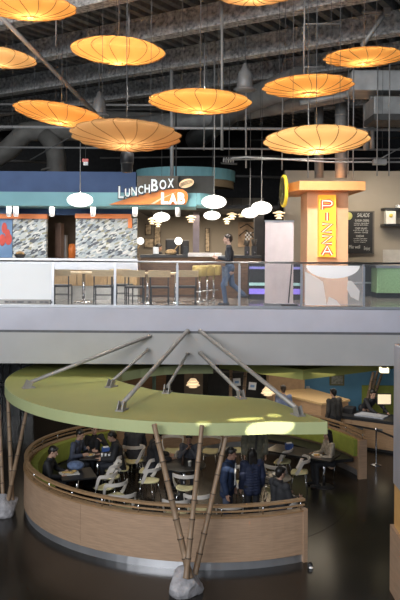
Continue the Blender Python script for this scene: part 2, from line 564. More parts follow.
# ------------------------------------------------------------------ the round booth
def plan(x, y):
    w = min(1, max(0, (CC[0] + 1.5 - x) / 3)); w = w * w * (3 - 2 * w)
    ym = 16.35 + (y - CC[1]) * (.89 if y < CC[1] else .75)
    return x, y + (ym - y) * w
A0, A1 = 14.6, 295.5
t = thing('booth_partition', 'round wood veneer dining booth wall with rail and steel kick plate', 'booth', (CC[0], CC[1], 0))
seams = [14.6, 70, 130, 175, 234, 295.5]
for a, b in zip(seams, seams[1:]):
    MB().arc(CC, BR - .1, BR, a + .04, b - .04, .15, .93, max(8, int((b - a) / 3)), plan=plan).build('panel', WOOD, t)
MB().arc(CC, BR - .09, BR - .03, A0, A1, 0, .15, 90, plan=plan).build('kick_plate', mat('kick_steel', (.62, .62, .64), .28, .8, var=.15, scale=2, stretch=(1, 1, .1)), t)
MB().arc(CC, BR - .13, BR + .015, A0, A1, .93, .96, 90, plan=plan).build('capping', WOODRAIL, t)
MB().arc(CC, BR - .09, BR - .0, A0, A1, 1.12, 1.16, 90, plan=plan).build('top_rail', WOODRAIL, t)
MB().arc(CC, BR - .05, BR - .015, A0, A1, 1.03, 1.055, 90, plan=plan).build('middle_rail', WOODRAIL, t)
for i in range(27):
    a = R(A0 + 1 + (A1 - A0 - 2) * i / 26)
    x, y = plan(CC[0] + (BR - .04) * math.cos(a), CC[1] + (BR - .04) * math.sin(a))
    MB().tube([(x, y, .96), (x, y, 1.12)], .013, 6).build('rail_post', CHROME, t)
for a in (A0, A1):
    ra = R(a); r0 = 3.9
    mb = MB().arc(CC, r0, BR + .02, a - .6, a + .6, 0, .97, 2, plan=plan)
    mb.build('end_panel', WOOD, t)
# upholstered bench along the inside
t = thing('banquette', 'curved black bench with lime green back inside the booth', 'bench', (-2.5, 17.5, 0))
MB().arc(CC, BR - .3, BR - .12, 128, 216, .5, .93, 40, plan=plan).build('backrest', UPHOL, t)
MB().arc(CC, BR - .75, BR - .3, 128, 216, .38, .47, 40, plan=plan).build('seat', BLACK, t)
MB().arc(CC, BR - .68, BR - .36, 129, 215, 0, .38, 40, plan=plan).build('plinth', WOODDARK, t)
t = thing('banquette', 'black bench with lime green back at the open end of the booth', 'bench', (3.4, 18.4, 0))
MB().arc(CC, BR - .24, BR - .12, 17, 64, .52, .93, 20, plan=plan).build('backrest', UPHOL, t)
MB().arc(CC, BR - .78, BR - .24, 17, 64, .39, .47, 20, plan=plan).build('seat', BLACK, t)
for a in (19, 34, 50, 62):
    ra = R(a); x, y = CC[0] + (BR - .7) * math.cos(ra), CC[1] + (BR - .7) * math.sin(ra)
    MB().tube([(x, y, .39), (x - .02, y - .02, 0)], .015, 6).build('leg', CHROME, t)

# ------------------------------------------------------------------ bamboo supports on boulders
def boulder(mb, c, sx, sy, sz, seed):
    rnd = random.Random(seed)
    me = bmesh.new(); bmesh.ops.create_icosphere(me, subdivisions=3, radius=1)
    planes = [(Vector((rnd.uniform(-1, 1), rnd.uniform(-1, 1), rnd.uniform(-.4, 1))).normalized(), rnd.uniform(.62, .85)) for _ in range(14)]
    vs = []
    for v in me.verts:
        p = v.co.copy()
        for nrm, d in planes:
            e = p.dot(nrm) - d
            if e > 0: p -= nrm * e
        vs.append(Vector((c[0] + p.x * sx, c[1] + p.y * sy, max(0, c[2] + p.z * sz))))
    mb.add(vs, [[v.index for v in f.verts] for f in me.faces]); me.free()

def bamboo(mb, a, b, r0, r1):
    a, b = Vector(a), Vector(b); L = (b - a).length; n = max(3, int(L / .3))
    pts, rs = [], []
    for i in range(n):
        t0, t1 = i / n, (i + 1) / n
        r = r0 + (r1 - r0) * t0
        for f, k in ((0.0, 1.12), (.05, 1.1), (.09, .97), (.5, .95), (.94, .98)):
            pts.append(a.lerp(b, t0 + (t1 - t0) * f)); rs.append(r * k)
    pts.append(b); rs.append(r1)
    mb.tube(pts, rs, 10)
    mb.mi = 1
    for i in range(1, n):
        q = a.lerp(b, i / n); d = (b - a).normalized(); r = (r0 + (r1 - r0) * i / n) * 1.14
        mb.tube([q - d * .006, q + d * .012], r, 10)
    mb.mi = 0

def tripod(label, rock, poles, seed):
    t = thing('bamboo_support', label, 'support', (rock[0], rock[1], 0), group='bamboo pole supports standing on boulders')
    mb = MB(); boulder(mb, (rock[0], rock[1], rock[4] * .45), rock[2], rock[3], rock[4], seed); mb.build('boulder_base', ROCK, t)
    for a, b, r in poles:
        mb = MB(); bamboo(mb, a, b, r, r * .78); mb.build('pole', [BAMBOO, mat('bamboo_node', (.07, .045, .03), .6)], t)
rk = at(186, 582, 11.85)
tripod('three bamboo poles on a grey boulder in front of the booth', (rk.x, 11.9, .32, .3, .31),
       [(at(190, 578, 11.78), at(154, 424, 12.17), .058), (at(186, 578, 11.7), at(202, 425, 12.17), .052), (at(195, 574, 11.95), at(226, 437, 12.5), .052)], 3)
tripod('bamboo poles on a pale boulder beyond the far end of the booth', (-4.18, 15.35, .40, .36, .34),
       [(at(12, 500, 15.3), at(8, 398, 15.55), .05), (at(8, 500, 15.2), at(27, 409, 14.95), .045), (at(3, 500, 15.4), at(-1, 405, 16.2), .045)], 8)
tripod('pair of bamboo posts with paper notices behind the canopy', (.95, 21.3, .3, .3, .3),
       [((.93, 21.3, .1), at(231, 366, 21.0), .06), ((1.25, 21.3, .1), at(246, 366, 21.0), .06)], 5)
tripod('splayed bamboo poles in front of the blue wall', (5.2, 22.6, .3, .3, .3),
       [((5.15, 22.6, .1), at(373.5, 372, 22.3), .06), ((5.2, 22.6, .1), at(378, 370, 22.5), .055), ((5.25, 22.6, .1), at(383, 370, 22.8), .055)], 6)

# ------------------------------------------------------------------ lower level background
struct('wall_lower_blue', MB().box2((2.6, 24.4, 0), (9, 24.6, 3.0)), SKYBLUE)
struct('wall_lower_brown', MB().slab(266, 340, 305, 520, 23.2, .3), mat('tan_wall', (.3, .19, .1), .6))
struct('wall_lower_dark', MB().box2((-13, 26.5, 0), (13, 26.8, 3.0)), mat('charcoal_wall', (.03, .03, .032), .7))
struct('window_1', MB().slab(-12, 340, 34, 470, 24.0, .04), PANEGLASS)
mb = MB()
for x in (-10, 2, 9, 20, 33):
    mb.slab(x - .6, 340, x + .6, 470, 23.95, .1)
mb.slab(-12, 384, 34, 386, 23.95, .1)
struct('trim_window_mullions', mb, BLACK)
o = MB().box2((.3, 23.8, 0), (2.2, 24.1, 1.55)).build('menu_stand', DARK); tag(o, 'black counter screen behind the bamboo posts', 'screen')
for px, py, lab in ((237, 382, 'square white paper notice taped between the bamboo posts'), (252, 386, 'tilted white paper notice on the bamboo post by the cream pendant')):
    a = at(px, py, 21.1)
    mb = MB().box(a, (.22, .02, .22)); mb.mi = 1; mb.box((a.x, a.y - .012, a.z), (.12, .006, .07))
    o = mb.build('paper_notice', [WHITE, mat('blue_print', (.2, .35, .6), .6)]); tag(o, lab, 'notice', 'paper notices on the bamboo posts')
    o.rotation_euler.y = R(6) if px > 240 else R(-3)
mb = MB().slab(117, 372, 166, 420, 24.0, .15)
o = mb.build('wood_partition', WOODDARK); tag(o, 'brown wood partition seen through the canopy opening', 'partition')
mb = MB().slab(184, 368, 203, 425, 23.6, .5)
o = mb.build('storage_cabinet', mat('taupe_laminate', (.16, .12, .085), .6)); tag(o, 'taupe cabinet behind the layered pendant lamp', 'cabinet')
mb = MB().slab(152, 372, 156, 429, 22.5, .1)
o = mb.build('glass_post', mat('pale_green_glass', (.2, .32, .26), .2)); tag(o, 'slim pale green post in the canopy opening', 'post')

# layered pendant lamps seen behind the canopy
LAYER = mat('cream_lamp_layers', (.8, .68, .48), .5, emit=(1, .72, .42), estr=.55)
def layered_pendant(px, py, Y, r, lab, top=3.0):
    c = at(px, py, Y)
    t = thing('pendant_lamp', lab, 'lamp', (c.x, c.y, c.z), group='layered cream pendant lamps')
    for k, (rr, z) in enumerate(((.55, .28), (.85, .12), (1.0, -.06), (.6, -.2))):
        MB().lathe([(r * rr * .35, z * r * 2 + .1 * r), (r * rr * .8, z * r * 2 + .02 * r), (r * rr, z * r * 2 - .2 * r), (r * rr * .94, z * r * 2 - .2 * r), (r * rr * .7, z * r * 2)], (c.x, c.y, c.z), 20).build('shade', LAYER, t)
    MB().tube([(c.x, c.y, c.z + r * .5), (c.x, c.y, top)], .01, 6).build('cord', BLACK, t)
    point('pendant_bulb', (c.x, c.y, c.z - r * .7), 6)
layered_pendant(193, 383, 20.2, .2, 'layered cream pendant lamp hanging inside the canopy opening')
layered_pendant(268, 391, 20.0, .2, 'layered cream pendant lamp by the person in the blue shirt')

# wood counter block and food counter
WP = mat('counter_maple', (.5, .31, .17), .5, var=.12, scale=4, stretch=(1, 1, 10))
t = thing('service_counter', 'boxy maple counter block in front of the blue wall', 'counter', (3.3, 21.9, 0))
MB().prism([(2.35, 22.6), (3.6, 21.0), (4.5, 21.5), (3.6, 23.1)], 0, 1.12).build('body', WP, t)
MB().prism([(2.3, 22.62), (3.6, 20.95), (4.56, 21.5), (3.6, 23.15)], 1.12, 1.18).build('worktop', WOODWARM, t)
t = thing('food_counter', 'maple food counter with black worktop where the cashier leans', 'counter', (5.2, 20.6, 0))
pa, pb = Vector((3.98, 20.75, 0)), Vector((6.6, 19.3, 0))
d = (pb - pa).normalized(); nn = Vector((-d.y, d.x, 0))
def P2(u, w): q = pa + d * u + nn * w; return (q.x, q.y)
MB().prism([P2(0, 0), P2(3, 0), P2(3, .8), P2(0, .8)], .08, .82).build('body', WP, t)
MB().prism([P2(-.05, -.05), P2(3, -.05), P2(3, .85), P2(-.05, .85)], .82, .9).build('worktop', BLACK, t)
MB().prism([P2(0.02, .04), P2(3, .04), P2(3, .8), P2(0.02, .8)], 0, .08).build('plinth', BLACK, t)
for u in (.05, .5, 1.05, 1.6):
    dr = MB().prism([P2(u, -.02), P2(u + .42, -.02), P2(u + .42, .0), P2(u, .0)], .12, .8).build('door', WP, t)
    if u > .3:
        MB().prism([P2(u + .12, -.03), P2(u + .32, -.03), P2(u + .32, -.02), P2(u + .12, -.02)], .56, .66).build('vent', mat('grey_vent', (.15, .14, .13), .5), dr)
mb = MB().prism([P2(.5, .15), P2(1.35, .1), P2(1.4, .5), P2(.6, .6)], .9, .94)
o = mb.build('paper_stack', mat('grey_paper', (.45, .46, .5), .6)); tag(o, 'flat grey white papers lying on the black food counter', 'paper')
mb = MB().prism([P2(.1, .3), P2(.4, .3), P2(.4, .7), P2(.1, .7)], .9, 1.05)
o = mb.build('tray_box', BLACK, bevel=.01); tag(o, 'black box at the end of the food counter', 'box')
c = at(384, 399, 21.0)
t = thing('monitor', 'glowing cream screen in front of the leaning cashier', 'screen', (c.x, c.y, .9))
MB().box((c.x, c.y, c.z), (.42, .06, .32)).build('casing', BLACK, t)
mb = MB().box((c.x, c.y - .035, c.z), (.38, .012, .28)); mb.build('screen', mat('lit_screen', (.6, .5, .35), .4, emit=(1, .8, .5), estr=.6), t)
MB().tube([(c.x, c.y, .9), (c.x, c.y, c.z - .18)], .03, 8).build('stand', BLACK, t)
o = MB().slab(362, 386, 400, 440, 23.4, .1).build('green_panel', UPHOL); tag(o, 'lime green panel behind the cashier', 'panel')
c = at(337, 380, 24.35)
t = thing('picture', 'small framed picture on the blue wall', 'picture', (c.x, 24.35, c.z - .2))
MB().box((c.x, 24.37, c.z), (.5, .05, .38)).build('frame', mat('olive_frame', (.2, .19, .1), .5), t)
MB().box((c.x, 24.34, c.z), (.38, .02, .26)).build('print', mat('grey_print', (.3, .3, .25), .6, var=.5, scale=12), t)
c = at(308, 388, 24.35)
o = MB().box((c.x, 24.37, c.z), (.12, .05, .12)).build('thermostat', WHITE); tag(o, 'little white thermostat on the blue wall', 'thermostat')
c = at(384, 370, 18.2)
t = thing('ceiling_lamp', 'small square lit lamp under the pointed green canopy', 'lamp', (c.x, c.y, c.z - .1))
MB().box(c, (.2, .2, .12)).build('diffuser', mat('warm_diffuser', (.8, .7, .5), .4, emit=(1, .85, .5), estr=1.6), t)
MB().box((c.x, c.y, c.z + .12), (.12, .12, .14)).build('bracket', BLACK, t)

c = at(310, 567, 12.86)
t = thing('floor_object', 'little black and white object on the floor at the booth wall end', 'fitting', (c.x, c.y, 0))  # unidentified small dark object with a white part
MB().lathe([(0, .0), (.04, 0), (.05, .04), (.04, .085), (0, .09)], (c.x, c.y, 0), 12).build('housing', BLACK, t)
mb = MB(); mb.ell((c.x + .01, c.y - .05, .022), .04, .025, .022, 10, 6); mb.build('lens', WHITE, t)
# belt barrier
t = thing('belt_barrier', 'chrome belt post with black belt in front of the food counter', 'barrier', (4.15, 19.4, 0))
c = at(376, 463, 18.95)
MB().lathe([(.15, 0), (.15, .015), (.03, .03), (.022, .06), (.022, .9), (.03, .92), (.03, .98), (0, .99)], (c.x, c.y, 0), 14).build('post', CHROME, t)
MB().strip([(c.x, c.y, .93), at(345, 424, 20.0), at(320, 419, 21.0)], (0, 0, 1), .05, .01).build('belt', BLACK, t)
MB().strip([(c.x, c.y, .93), at(398, 439, 18.2), at(420, 446, 17.6)], (0, 0, 1), .05, .01).build('belt', BLACK, t)

# steel clad kiosk at the edge of the view
t = thing('display_kiosk', 'tall steel clad kiosk with wood base at the edge of the hall', 'kiosk', (4.0, 11.6, 0))
x0 = gx(394.5, 12.0)
zt = at(396, 345, 11.8).z; zm = at(396, 487, 11.8).z; zw = at(396, 530, 11.8).z
MB().box2((x0, 11.2, zm), (x0 + .8, 12.0, zt)).build('steel_panel', mat('satin_silver', (.50, .49, .53), .4, .5, var=.1, scale=4, stretch=(1, 1, .3)), t, bevel=.02)
MB().box2((x0 - .03, 11.17, 0), (x0 + .85, 12.05, zw)).build('wood_base', WOOD, t)
MB().box2((x0 + .02, 11.22, zw), (x0 + .78, 11.98, zm)).build('glow_box', mat('amber_reflection', (.3, .17, .06), .4, emit=(1, .55, .2), estr=.1), t)  # amber reflection put in as a faintly glowing block
MB().box2((x0 - .03, 11.17, zw), (x0 + .0, 11.2, zm)).build('corner_post', STEEL, t)

# ------------------------------------------------------------------ booth furniture
def cafe_chair():
    t = thing('cafe_chair', 'x', 'chair', (0, 0, 0))
    mb = MB(); mb.smooth = True
    N = 6
    g = []
    for j in range(N + 1):
        for i in range(N + 1):
            u, v = i / N * 2 - 1, j / N * 2 - 1
            w = .215 - .03 * (v > 0) * v
            x = u * w * math.sqrt(1 - .28 * v * v); y = v * .205 * math.sqrt(1 - .28 * u * u)
            g.append((x, y, .45 + .02 * (u * u) + .012 * v - .01))
    low = [(x, y, z - .022) for x, y, z in g]
    fs = []
    for j in range(N):
        for i in range(N):
            a = j * (N + 1) + i
            fs.append((a, a + 1, a + N + 2, a + N + 1)); b = a + (N + 1) ** 2
            fs.append((b + N + 1, b + N + 2, b + 1, b))
    ed = [i for i in range(N + 1)] + [j * (N + 1) + N for j in range(1, N + 1)] + [N * (N + 1) + i for i in range(N - 1, -1, -1)] + [j * (N + 1) for j in range(N - 1, 0, -1)]
    k2 = (N + 1) ** 2
    for i in range(len(ed)):
        a, b = ed[i], ed[(i + 1) % len(ed)]
        fs.append((b, a, a + k2, b + k2))
    mb.add(g + low, fs)
    mb.build('seat', SEATY, t, world=False)
    # bent back band: rises from the seat sides, sweeps round behind
    pts = []
    for i in range(33):
        u = i / 32 * 2 - 1
        a = u * PI * .60
        k = min(1, max(0, (1 - abs(u)) / .42)); k = k * k * (3 - 2 * k)
        sq = .80 + .20 * k
        pts.append(Vector((.29 * sq * math.sin(a), .0 + .25 * math.cos(a), .455 + .30 * k)))
    nor = []
    for i, p in enumerate(pts):
        tg = (pts[min(i + 1, 32)] - pts[max(i - 1, 0)]).normalized()
        nor.append(Vector((p.x, p.y, 0)).cross(tg))
    mb = MB(); mb.strip(pts, nor, .075, .018)
    mb.build('backrest', CHAIRW, t, world=False)
    for sx in (-1, 1):
        for sy in (-1, 1):
            MB().tube([(sx * .14, sy * .13, .43), (sx * .2, sy * .2, 0)], .010, 6).build('leg', CHROME, t, world=False)
    return t

used = []
proto = cafe_chair()
def chair(x, y, deg, label):
    if not used:
        proto.location = (x, y, 0); proto.rotation_euler.z = R(deg); o = proto
        o['label'] = label; o['group'] = 'white bent-back chairs in the booth'; used.append(1)
    else: o = dup(proto, (x, y, 0), R(deg), label, 'white bent-back chairs in the booth')
    return o
def gx(px, Y): return (px - 200) / FPX * Y
# rot 0: back of the chair points away from the viewer
chair(gx(136, 17.7), 17.7, -60, 'white chair with cream seat between the two groups of diners')
chair(gx(151, 16.2), 16.2, -115, 'white chair pulled up behind the diner at the round table')
chair(gx(174, 18.6), 18.6, 0, 'empty white chair on the far side of the round table')
chair(gx(187, 15.75), 15.75, 170, 'white chair at the round table on the side facing the rail')
chair(gx(212, 18.6), 18.6, -12, 'empty white chair behind the bamboo pole beyond the round table')
chair(gx(236, 18.7), 18.7, 8, 'empty white chair just behind the person in the blue jacket')
chair(gx(242, 16.0), 16.0, 60, 'white chair between the blue jacket and the puffer jacket')
chair(gx(178, 14.2), 14.2, 180, 'white chair backed against the rail behind a bamboo pole')
chair(gx(199, 14.5), 14.5, 176, 'white chair backed to the rail between two bamboo poles')
chair(gx(231, 14.05), 13.95, 183, 'white chair at the rail below the person in the blue jacket')
chair(gx(114, 17.1), 17.1, -75, 'white chair behind the diner in the dark jacket, farthest of its row')
chair(gx(112, 16.45), 16.45, -100, 'second white chair of the row beside the left-hand tables')
chair(gx(107, 15.8), 15.75, -125, 'white chair with low cream seat at the near black table')
chair(gx(116, 15.2), 15.2, -140, 'white chair next to the bag on the booth floor')
chair(gx(124, 14.55), 14.5, -165, 'white chair nearest the rail catching the light')
chair(gx(284, 17.7), 17.7, -110, 'white chair at the long black table, farther of the two')
chair(gx(300, 17.05), 16.9, -100, 'white chair at the corner of the long black table')
chair(gx(278, 15.6), 15.6, 120, 'white chair turned towards the hooded sweater')
chair(gx(251, 16.9), 16.5, -165, 'white chair with arched back left of the small dark table')
chair(gx(275, 16.9), 16.45, 150, 'white chair with arched back behind the small dark table')
chair(-.33 + .05, 17.25, 0, 'white chair taken by the person with a hand on the chin')
chair(-1.2, 16.95, -95, 'white chair under the diner at the round table')
chair(1.72, 14.15, -90, 'white chair under the person in the hooded sweater')
chair(-1.88, 17.1, 80, 'white chair under the diner in the dark jacket')
chair(-1.62, 17.95, 180, 'white chair under the diner hunched beneath the canopy')

def round_table(x, y, r, lab, h=.74):
    t = thing('cafe_table', lab, 'table', (x, y, 0), group='black dining tables in the booth')
    MB().lathe([(0, h - .035), (r - .01, h - .035), (r, h - .02), (r, h - .005), (r - .01, h), (0, h)], (x, y, 0), 40).build('tabletop', TABLE, t)
    MB().tube([(x, y, .02), (x, y, h - .03)], .04, 12).build('column', CHROME, t)
    MB().lathe([(.26, 0), (.26, .012), (.06, .035), (0, .035)], (x, y, 0), 24).build('base', BLACK, t)
def rect_table(x, y, sx, sy, deg, lab, h=.74):
    t = thing('cafe_table', lab, 'table', (x, y, 0), R(deg), group='black dining tables in the booth')
    MB().box((0, 0, h - .02), (sx, sy, .04)).build('tabletop', TABLE, t, world=False, bevel=.008)
    n = (-1, 1) if sx > 1 else (0,)
    for k in n:
        MB().tube([(k * sx * .33, 0, .02), (k * sx * .33, 0, h - .04)], .04, 12).build('column', CHROME, t, world=False)
        MB().lathe([(.24, 0), (.24, .012), (.06, .035), (0, .035)], (k * sx * .33, 0, 0), 20).build('base', BLACK, t, world=False)
round_table(-.33, 16.45, .5, 'round black table where two diners sit with a cup')
rect_table(-2.68, 15.75, .75, .75, 20, 'square black table with a tray of food near the rail')
rect_table(-2.42, 17.15, .85, .65, 8, 'black table shared by three diners with napkin box')
rect_table(2.55, 17.5, 1.7, .7, -32, 'long black table in front of the person in the cream sweater')
round_table(1.62, 15.6, .42, 'small round dark table in the middle of the standing people')
rect_table(-1.65, 18.4, .6, .45, 4, 'dark table under the canopy with a white plate')

# things on the tables and floor
PLATE = mat('white_china', (.7, .68, .62), .35, var=.05)
FOOD = mat('golden_food', (.5, .33, .12), .7, var=.4, scale=30)
NAPK = mat('blue_box', (.06, .13, .4), .5, var=.3, scale=10)
def plate(x, y, lab, r=.12, food=True, z=.74):
    t = thing('plate', lab, 'plate', (x, y, z), group='plates of food on the booth tables')
    MB().lathe([(0, 0), (r * .6, 0), (r, .02), (r, .025), (r * .6, .008), (0, .008)], (x, y, z), 24).build('dish', PLATE, t)
    if food:
        mb = MB(); mb.ell((x, y, z + .02), r * .6, r * .5, .025, 12, 6); mb.ell((x + r * .3, y - r * .2, z + .03), r * .3, r * .3, .022, 10, 6); mb.build('food', FOOD, t)
def paper_tray(x, y, rz, lab, z=.74):
    t = thing('food_tray', lab, 'tray', (x, y, z), rz, group='trays of food on the booth tables')
    mb = MB().box((0, 0, .006), (.42, .28, .012))
    mb.build('tray', PLATE, t, world=False)
    mb = MB(); 
    for dx, dy in ((-.1, .03), (.05, -.04), (.12, .05), (-.02, .02)): mb.ell((dx, dy, .03), .06, .05, .022, 10, 6)
    mb.build('food', FOOD, t, world=False)
paper_tray(-2.85, 15.75, R(20), 'white tray of food on the square black table')
plate(-2.6, 17.1, 'plate of chips on the table shared by three diners')
plate(2.85, 17.2, 'white plate of food before the person in the cream sweater', .13)
plate(1.75, 15.75, 'white plate with bread on the small round dark table')
plate(-1.65, 18.42, 'white plate on the dark table under the canopy', .16, False)
def napkin_box(x, y, lab, z=.74):
    t = thing('napkin_box', lab, 'box', (x, y, z), group='blue napkin boxes on the booth tables')
    MB().box((x, y, z + .07), (.17, .13, .14), .4).build('box', NAPK, t)
    mb = MB().box((x, y, z + .15), (.13, .05, .03), .4); mb.build('napkin', WHITE, t)
napkin_box(-2.25, 17.3, 'blue napkin box in the middle of the shared table')
napkin_box(2.25, 17.75, 'blue napkin box on the long black table')
mb = MB().lathe([(0, 0), (.035, 0), (.042, .1), (.044, .1), (.044, .11), (0, .11)], (-.2, 16.35, .74), 14)
o = mb.build('paper_cup', PLATE); tag(o, 'white cup on the round black table', 'cup')
mb = MB().lathe([(0, 0), (.03, 0), (.03, .13), (.012, .18), (.012, .22), (0, .22)], (-.36, 16.42, .74), 12)
o = mb.build('bottle', mat('dark_bottle', (.05, .03, .02), .2)); tag(o, 'dark bottle beside the white cup on the round table', 'bottle')
for k in range(3):
    o = MB().lathe([(0, 0), (.025, 0), (.03, .08), (0, .08)], (-2.3 + .09 * k, 17.02 - .03 * k, .74), 10).build('paper_cup', WHITE)
    tag(o, ['small white cup nearest the napkin box', 'small white cup in the middle of the three by the napkin box', 'small white cup at the table edge by the napkin box'][k], 'cup', 'small white cups on the shared table')
mb = MB(); mb.ell((gx(84, 14.9), 14.9, .2), .17, .12, .2, 14, 8)
t = thing('handbag', 'brown bag on the booth floor beside a white chair', 'bag', (gx(97, 14.9), 14.9, 0))
mb = MB().lathe([(0, 0), (.15, 0), (.17, .05), (.16, .26), (.13, .3), (0, .3)], (gx(97, 14.9), 14.9, 0), 16); mb.build('body', WOODDARK, t)
MB().tube([(gx(97, 14.9) + .13 * math.cos(k * PI / 8), 14.9, .28 + .16 * math.sin(k * PI / 8)) for k in range(9)], .012, 6).build('handle', BLACK, t)
o = MB().box((gx(105, 14.7), 14.7, .1), (.2, .16, .2), .5).build('gift_bag', NAPK, bevel=.01); tag(o, 'small blue bag on the booth floor next to the brown bag', 'bag')
mb = MB(); mb.ell((gx(80, 16.6), 16.75, .8), .2, .15, .1, 14, 8)
o = mb.build('folded_jacket', mat('denim_blue', (.10, .14, .24), .8, var=.4, scale=12)); tag(o, 'crumpled blue jacket lying between the two tables', 'jacket')
o.location.z = .745; o.location.x = -2.75; o.location.y = 16.0

# ------------------------------------------------------------------ people
REMESH = []
def rem(mb_prims, name, mats, parent, voxel, paint=None, smooth=4):
    mb = MB(); mb_prims(mb)
    o = mb.build(name, mats, parent, world=False)
    m = o.modifiers.new('remesh', 'REMESH'); m.mode = 'VOXEL'; m.voxel_size = voxel; m.use_smooth_shade = True
    if smooth:
        k = o.modifiers.new('smooth', 'SMOOTH'); k.iterations = smooth; k.factor = .4
    REMESH.append((o, paint))
    return o

def caps(mb, a, b, ra, rb, n=10):
    a, b = Vector(a), Vector(b)
    d = b - a
    L = d.length
    if L < 1e-4: mb.ell(a, ra, ra, ra, n, 6); return
    dn = d / L
    pts, rs = [], []
    for k in range(4):
        t = PI / 2 * k / 4
        pts.append(a - dn * ra * math.cos(t)); rs.append(max(.002, ra * math.sin(t)))
    for k in range(4, -1, -1):
        t = PI / 2 * k / 4
        pts.append(b + dn * rb * math.cos(t)); rs.append(max(.002, rb * math.sin(t)))
    mb.tube(pts, rs, n)

def finger(mb, base, d, n, L, curl, r=.0085):
    """Three bent phalanges from base, direction d, curling towards n."""
    p = Vector(base); d = Vector(d).normalized(); ax = d.cross(n)
    for k, f in enumerate((.45, .3, .25)):
        q = p + d * L * f
        caps(mb, p, q, r, r * .92, 6); p = q; r *= .92
        d = (Matrix.Rotation(curl, 3, ax) @ d) if ax.length > 1e-4 else d

def person(label, x, y, face, pose='stand', H=1.75, z=0.0, lean=6, head_yaw=0, head_pitch=0, skin=(.45, .27, .19), hair=(.012, .009, .007),
           top=(.02, .02, .025), legs=(.02, .022, .03), shoes=(.015, .015, .015), long_hair=False, coat=0.0, arms=None, leg=None, seat=.45, apron=None, hood=False, collar=None, quilt=False):
    """Local frame: faces -Y, its own left side is +X."""
    t = thing('person', label, 'person', (x, y, z), R(face), group=None)
    s = H / 1.75
    V = Vector
    hz = .93 if pose == 'stand' else (seat + .10) / s
    M = Matrix.Translation((0, 0, hz)) @ Matrix.Rotation(R(lean), 4, 'X')
    def tp(x_, y_, z_): return (M @ V((x_, y_, z_))) * s
    hip = {sg: V((sg * .09, 0, hz)) * s for sg in (1, -1)}
    waist, chest, neck = tp(0, .0, .16), tp(0, .01, .36), tp(0, .01, .53)
    sh = {sg: tp(sg * .185, .01, .475) for sg in (1, -1)}
    HM = Matrix.Rotation(R(head_yaw), 4, 'Z') @ Matrix.Rotation(R(lean * .5 + head_pitch), 4, 'X')
    hc = neck + (HM @ V((0, -.02, .165))) * s
    def hp(x_, y_, z_): return hc + (HM @ V((x_, y_, z_))) * s
    # legs
    if leg: L = {1: [V(p) * s for p in leg[0]], -1: [V(p) * s for p in leg[1]]}
    elif pose == 'stand': L = {sg: [V((sg * .10, -.02, .50)) * s, V((sg * .105, .02, .085)) * s] for sg in (1, -1)}
    else: L = {sg: [V((sg * .12, -.43, hz + .0)) * s, V((sg * .12, -.40, .085)) * s] for sg in (1, -1)}
    # arms: elbow and wrist in the local frame, metres for a 1.75 m body; left then right
    if arms: A = {1: [V(p) * s for p in arms[0]], -1: [V(p) * s for p in arms[1]]}
    elif pose == 'stand': A = {sg: [sh[sg] + V((sg * .05, .03, -.29)) * s, sh[sg] + V((sg * .06, -.04, -.53)) * s] for sg in (1, -1)}
    else: A = {sg: [sh[sg] + V((sg * .05, -.08, -.27)) * s, sh[sg] + V((sg * .0, -.33, -.28)) * s] for sg in (1, -1)}
    # keep arm lengths human
    for sg in (1, -1):
        e = sh[sg] + (A[sg][0] - sh[sg]).normalized() * .29 * s
        w = e + (A[sg][1] - A[sg][0]).normalized() * .25 * s
        A[sg] = [e, w]
    def body(mb):
        caps(mb, hip[1], hip[-1], .115 * s, .115 * s)
        for sg in (1, -1):
            caps(mb, hip[sg] * .9, waist + V((sg * .06, 0, 0)) * s, .1 * s, .09 * s)
            caps(mb, waist + V((sg * .06, 0, 0)) * s, chest + V((sg * .075, 0, 0)) * s, .09 * s, .1 * s)
            caps(mb, chest, sh[sg], .09 * s, .06 * s)
            caps(mb, sh[sg], A[sg][0], .055 * s, .042 * s); caps(mb, A[sg][0], A[sg][1], .042 * s, .028 * s)
            caps(mb, hip[sg], L[sg][0], .088 * s, .058 * s); caps(mb, L[sg][0], L[sg][1], .056 * s, .038 * s)
            ft = V((L[sg][1].x, L[sg][1].y, L[sg][1].z - .045 * s)); caps(mb, ft + V((0, .03, 0)) * s, ft + V((0, -.14, -.01)) * s, .04 * s, .032 * s)
            # hand
            d = (A[sg][1] - A[sg][0]).normalized()
            inn = V((-sg, -.3, 0)); inn = (inn - d * inn.dot(d)).normalized(); side = d.cross(inn).normalized()
            if side.y > 0: side = -side
            w = A[sg][1]
            for k in (-1.5, -.5, .5, 1.5):
                kb = w + d * .09 * s + side * k * .02 * s
                caps(mb, w + side * k * .012 * s, kb, .014 * s, .012 * s, 6)
                finger(mb, kb, d, inn, (.085 - .012 * abs(k - .4)) * s, R(22), .009 * s)
            tb = w + d * .03 * s + side * .028 * s
            finger(mb, tb, d * .75 + side * .6 + inn * .3, inn, .07 * s, R(14), .011 * s)
        caps(mb, chest, neck, .09 * s, .058 * s); caps(mb, neck, hc, .055 * s, .055 * s)
        # head
        mb.ell(hp(0, .008, .022), .076 * s, .096 * s, .098 * s, 16, 12, HM)
        mb.ell(hp(0, -.022, -.045), .058 * s, .07 * s, .07 * s, 14, 10, HM)
        caps(mb, hp(0, -.075, -.095), hp(0, -.06, -.09), .022 * s, .03 * s, 8)
        caps(mb, hp(0, -.088, .012), hp(0, -.112, -.028), .009 * s, .015 * s, 8)
        caps(mb, hp(-.02, -.088, -.068), hp(.02, -.088, -.068), .011 * s, .011 * s, 6)
        for sg in (1, -1):
            caps(mb, hp(sg * .02, -.088, .032), hp(sg * .05, -.074, .03), .01 * s, .01 * s, 6)
            mb.ell(hp(sg * .078, .01, -.008), .012 * s, .022 * s, .034 * s, 8, 6, HM)
            mb.ell(hp(sg * .032, -.084, .008), .015 * s, .012 * s, .011 * s, 8, 6, HM)
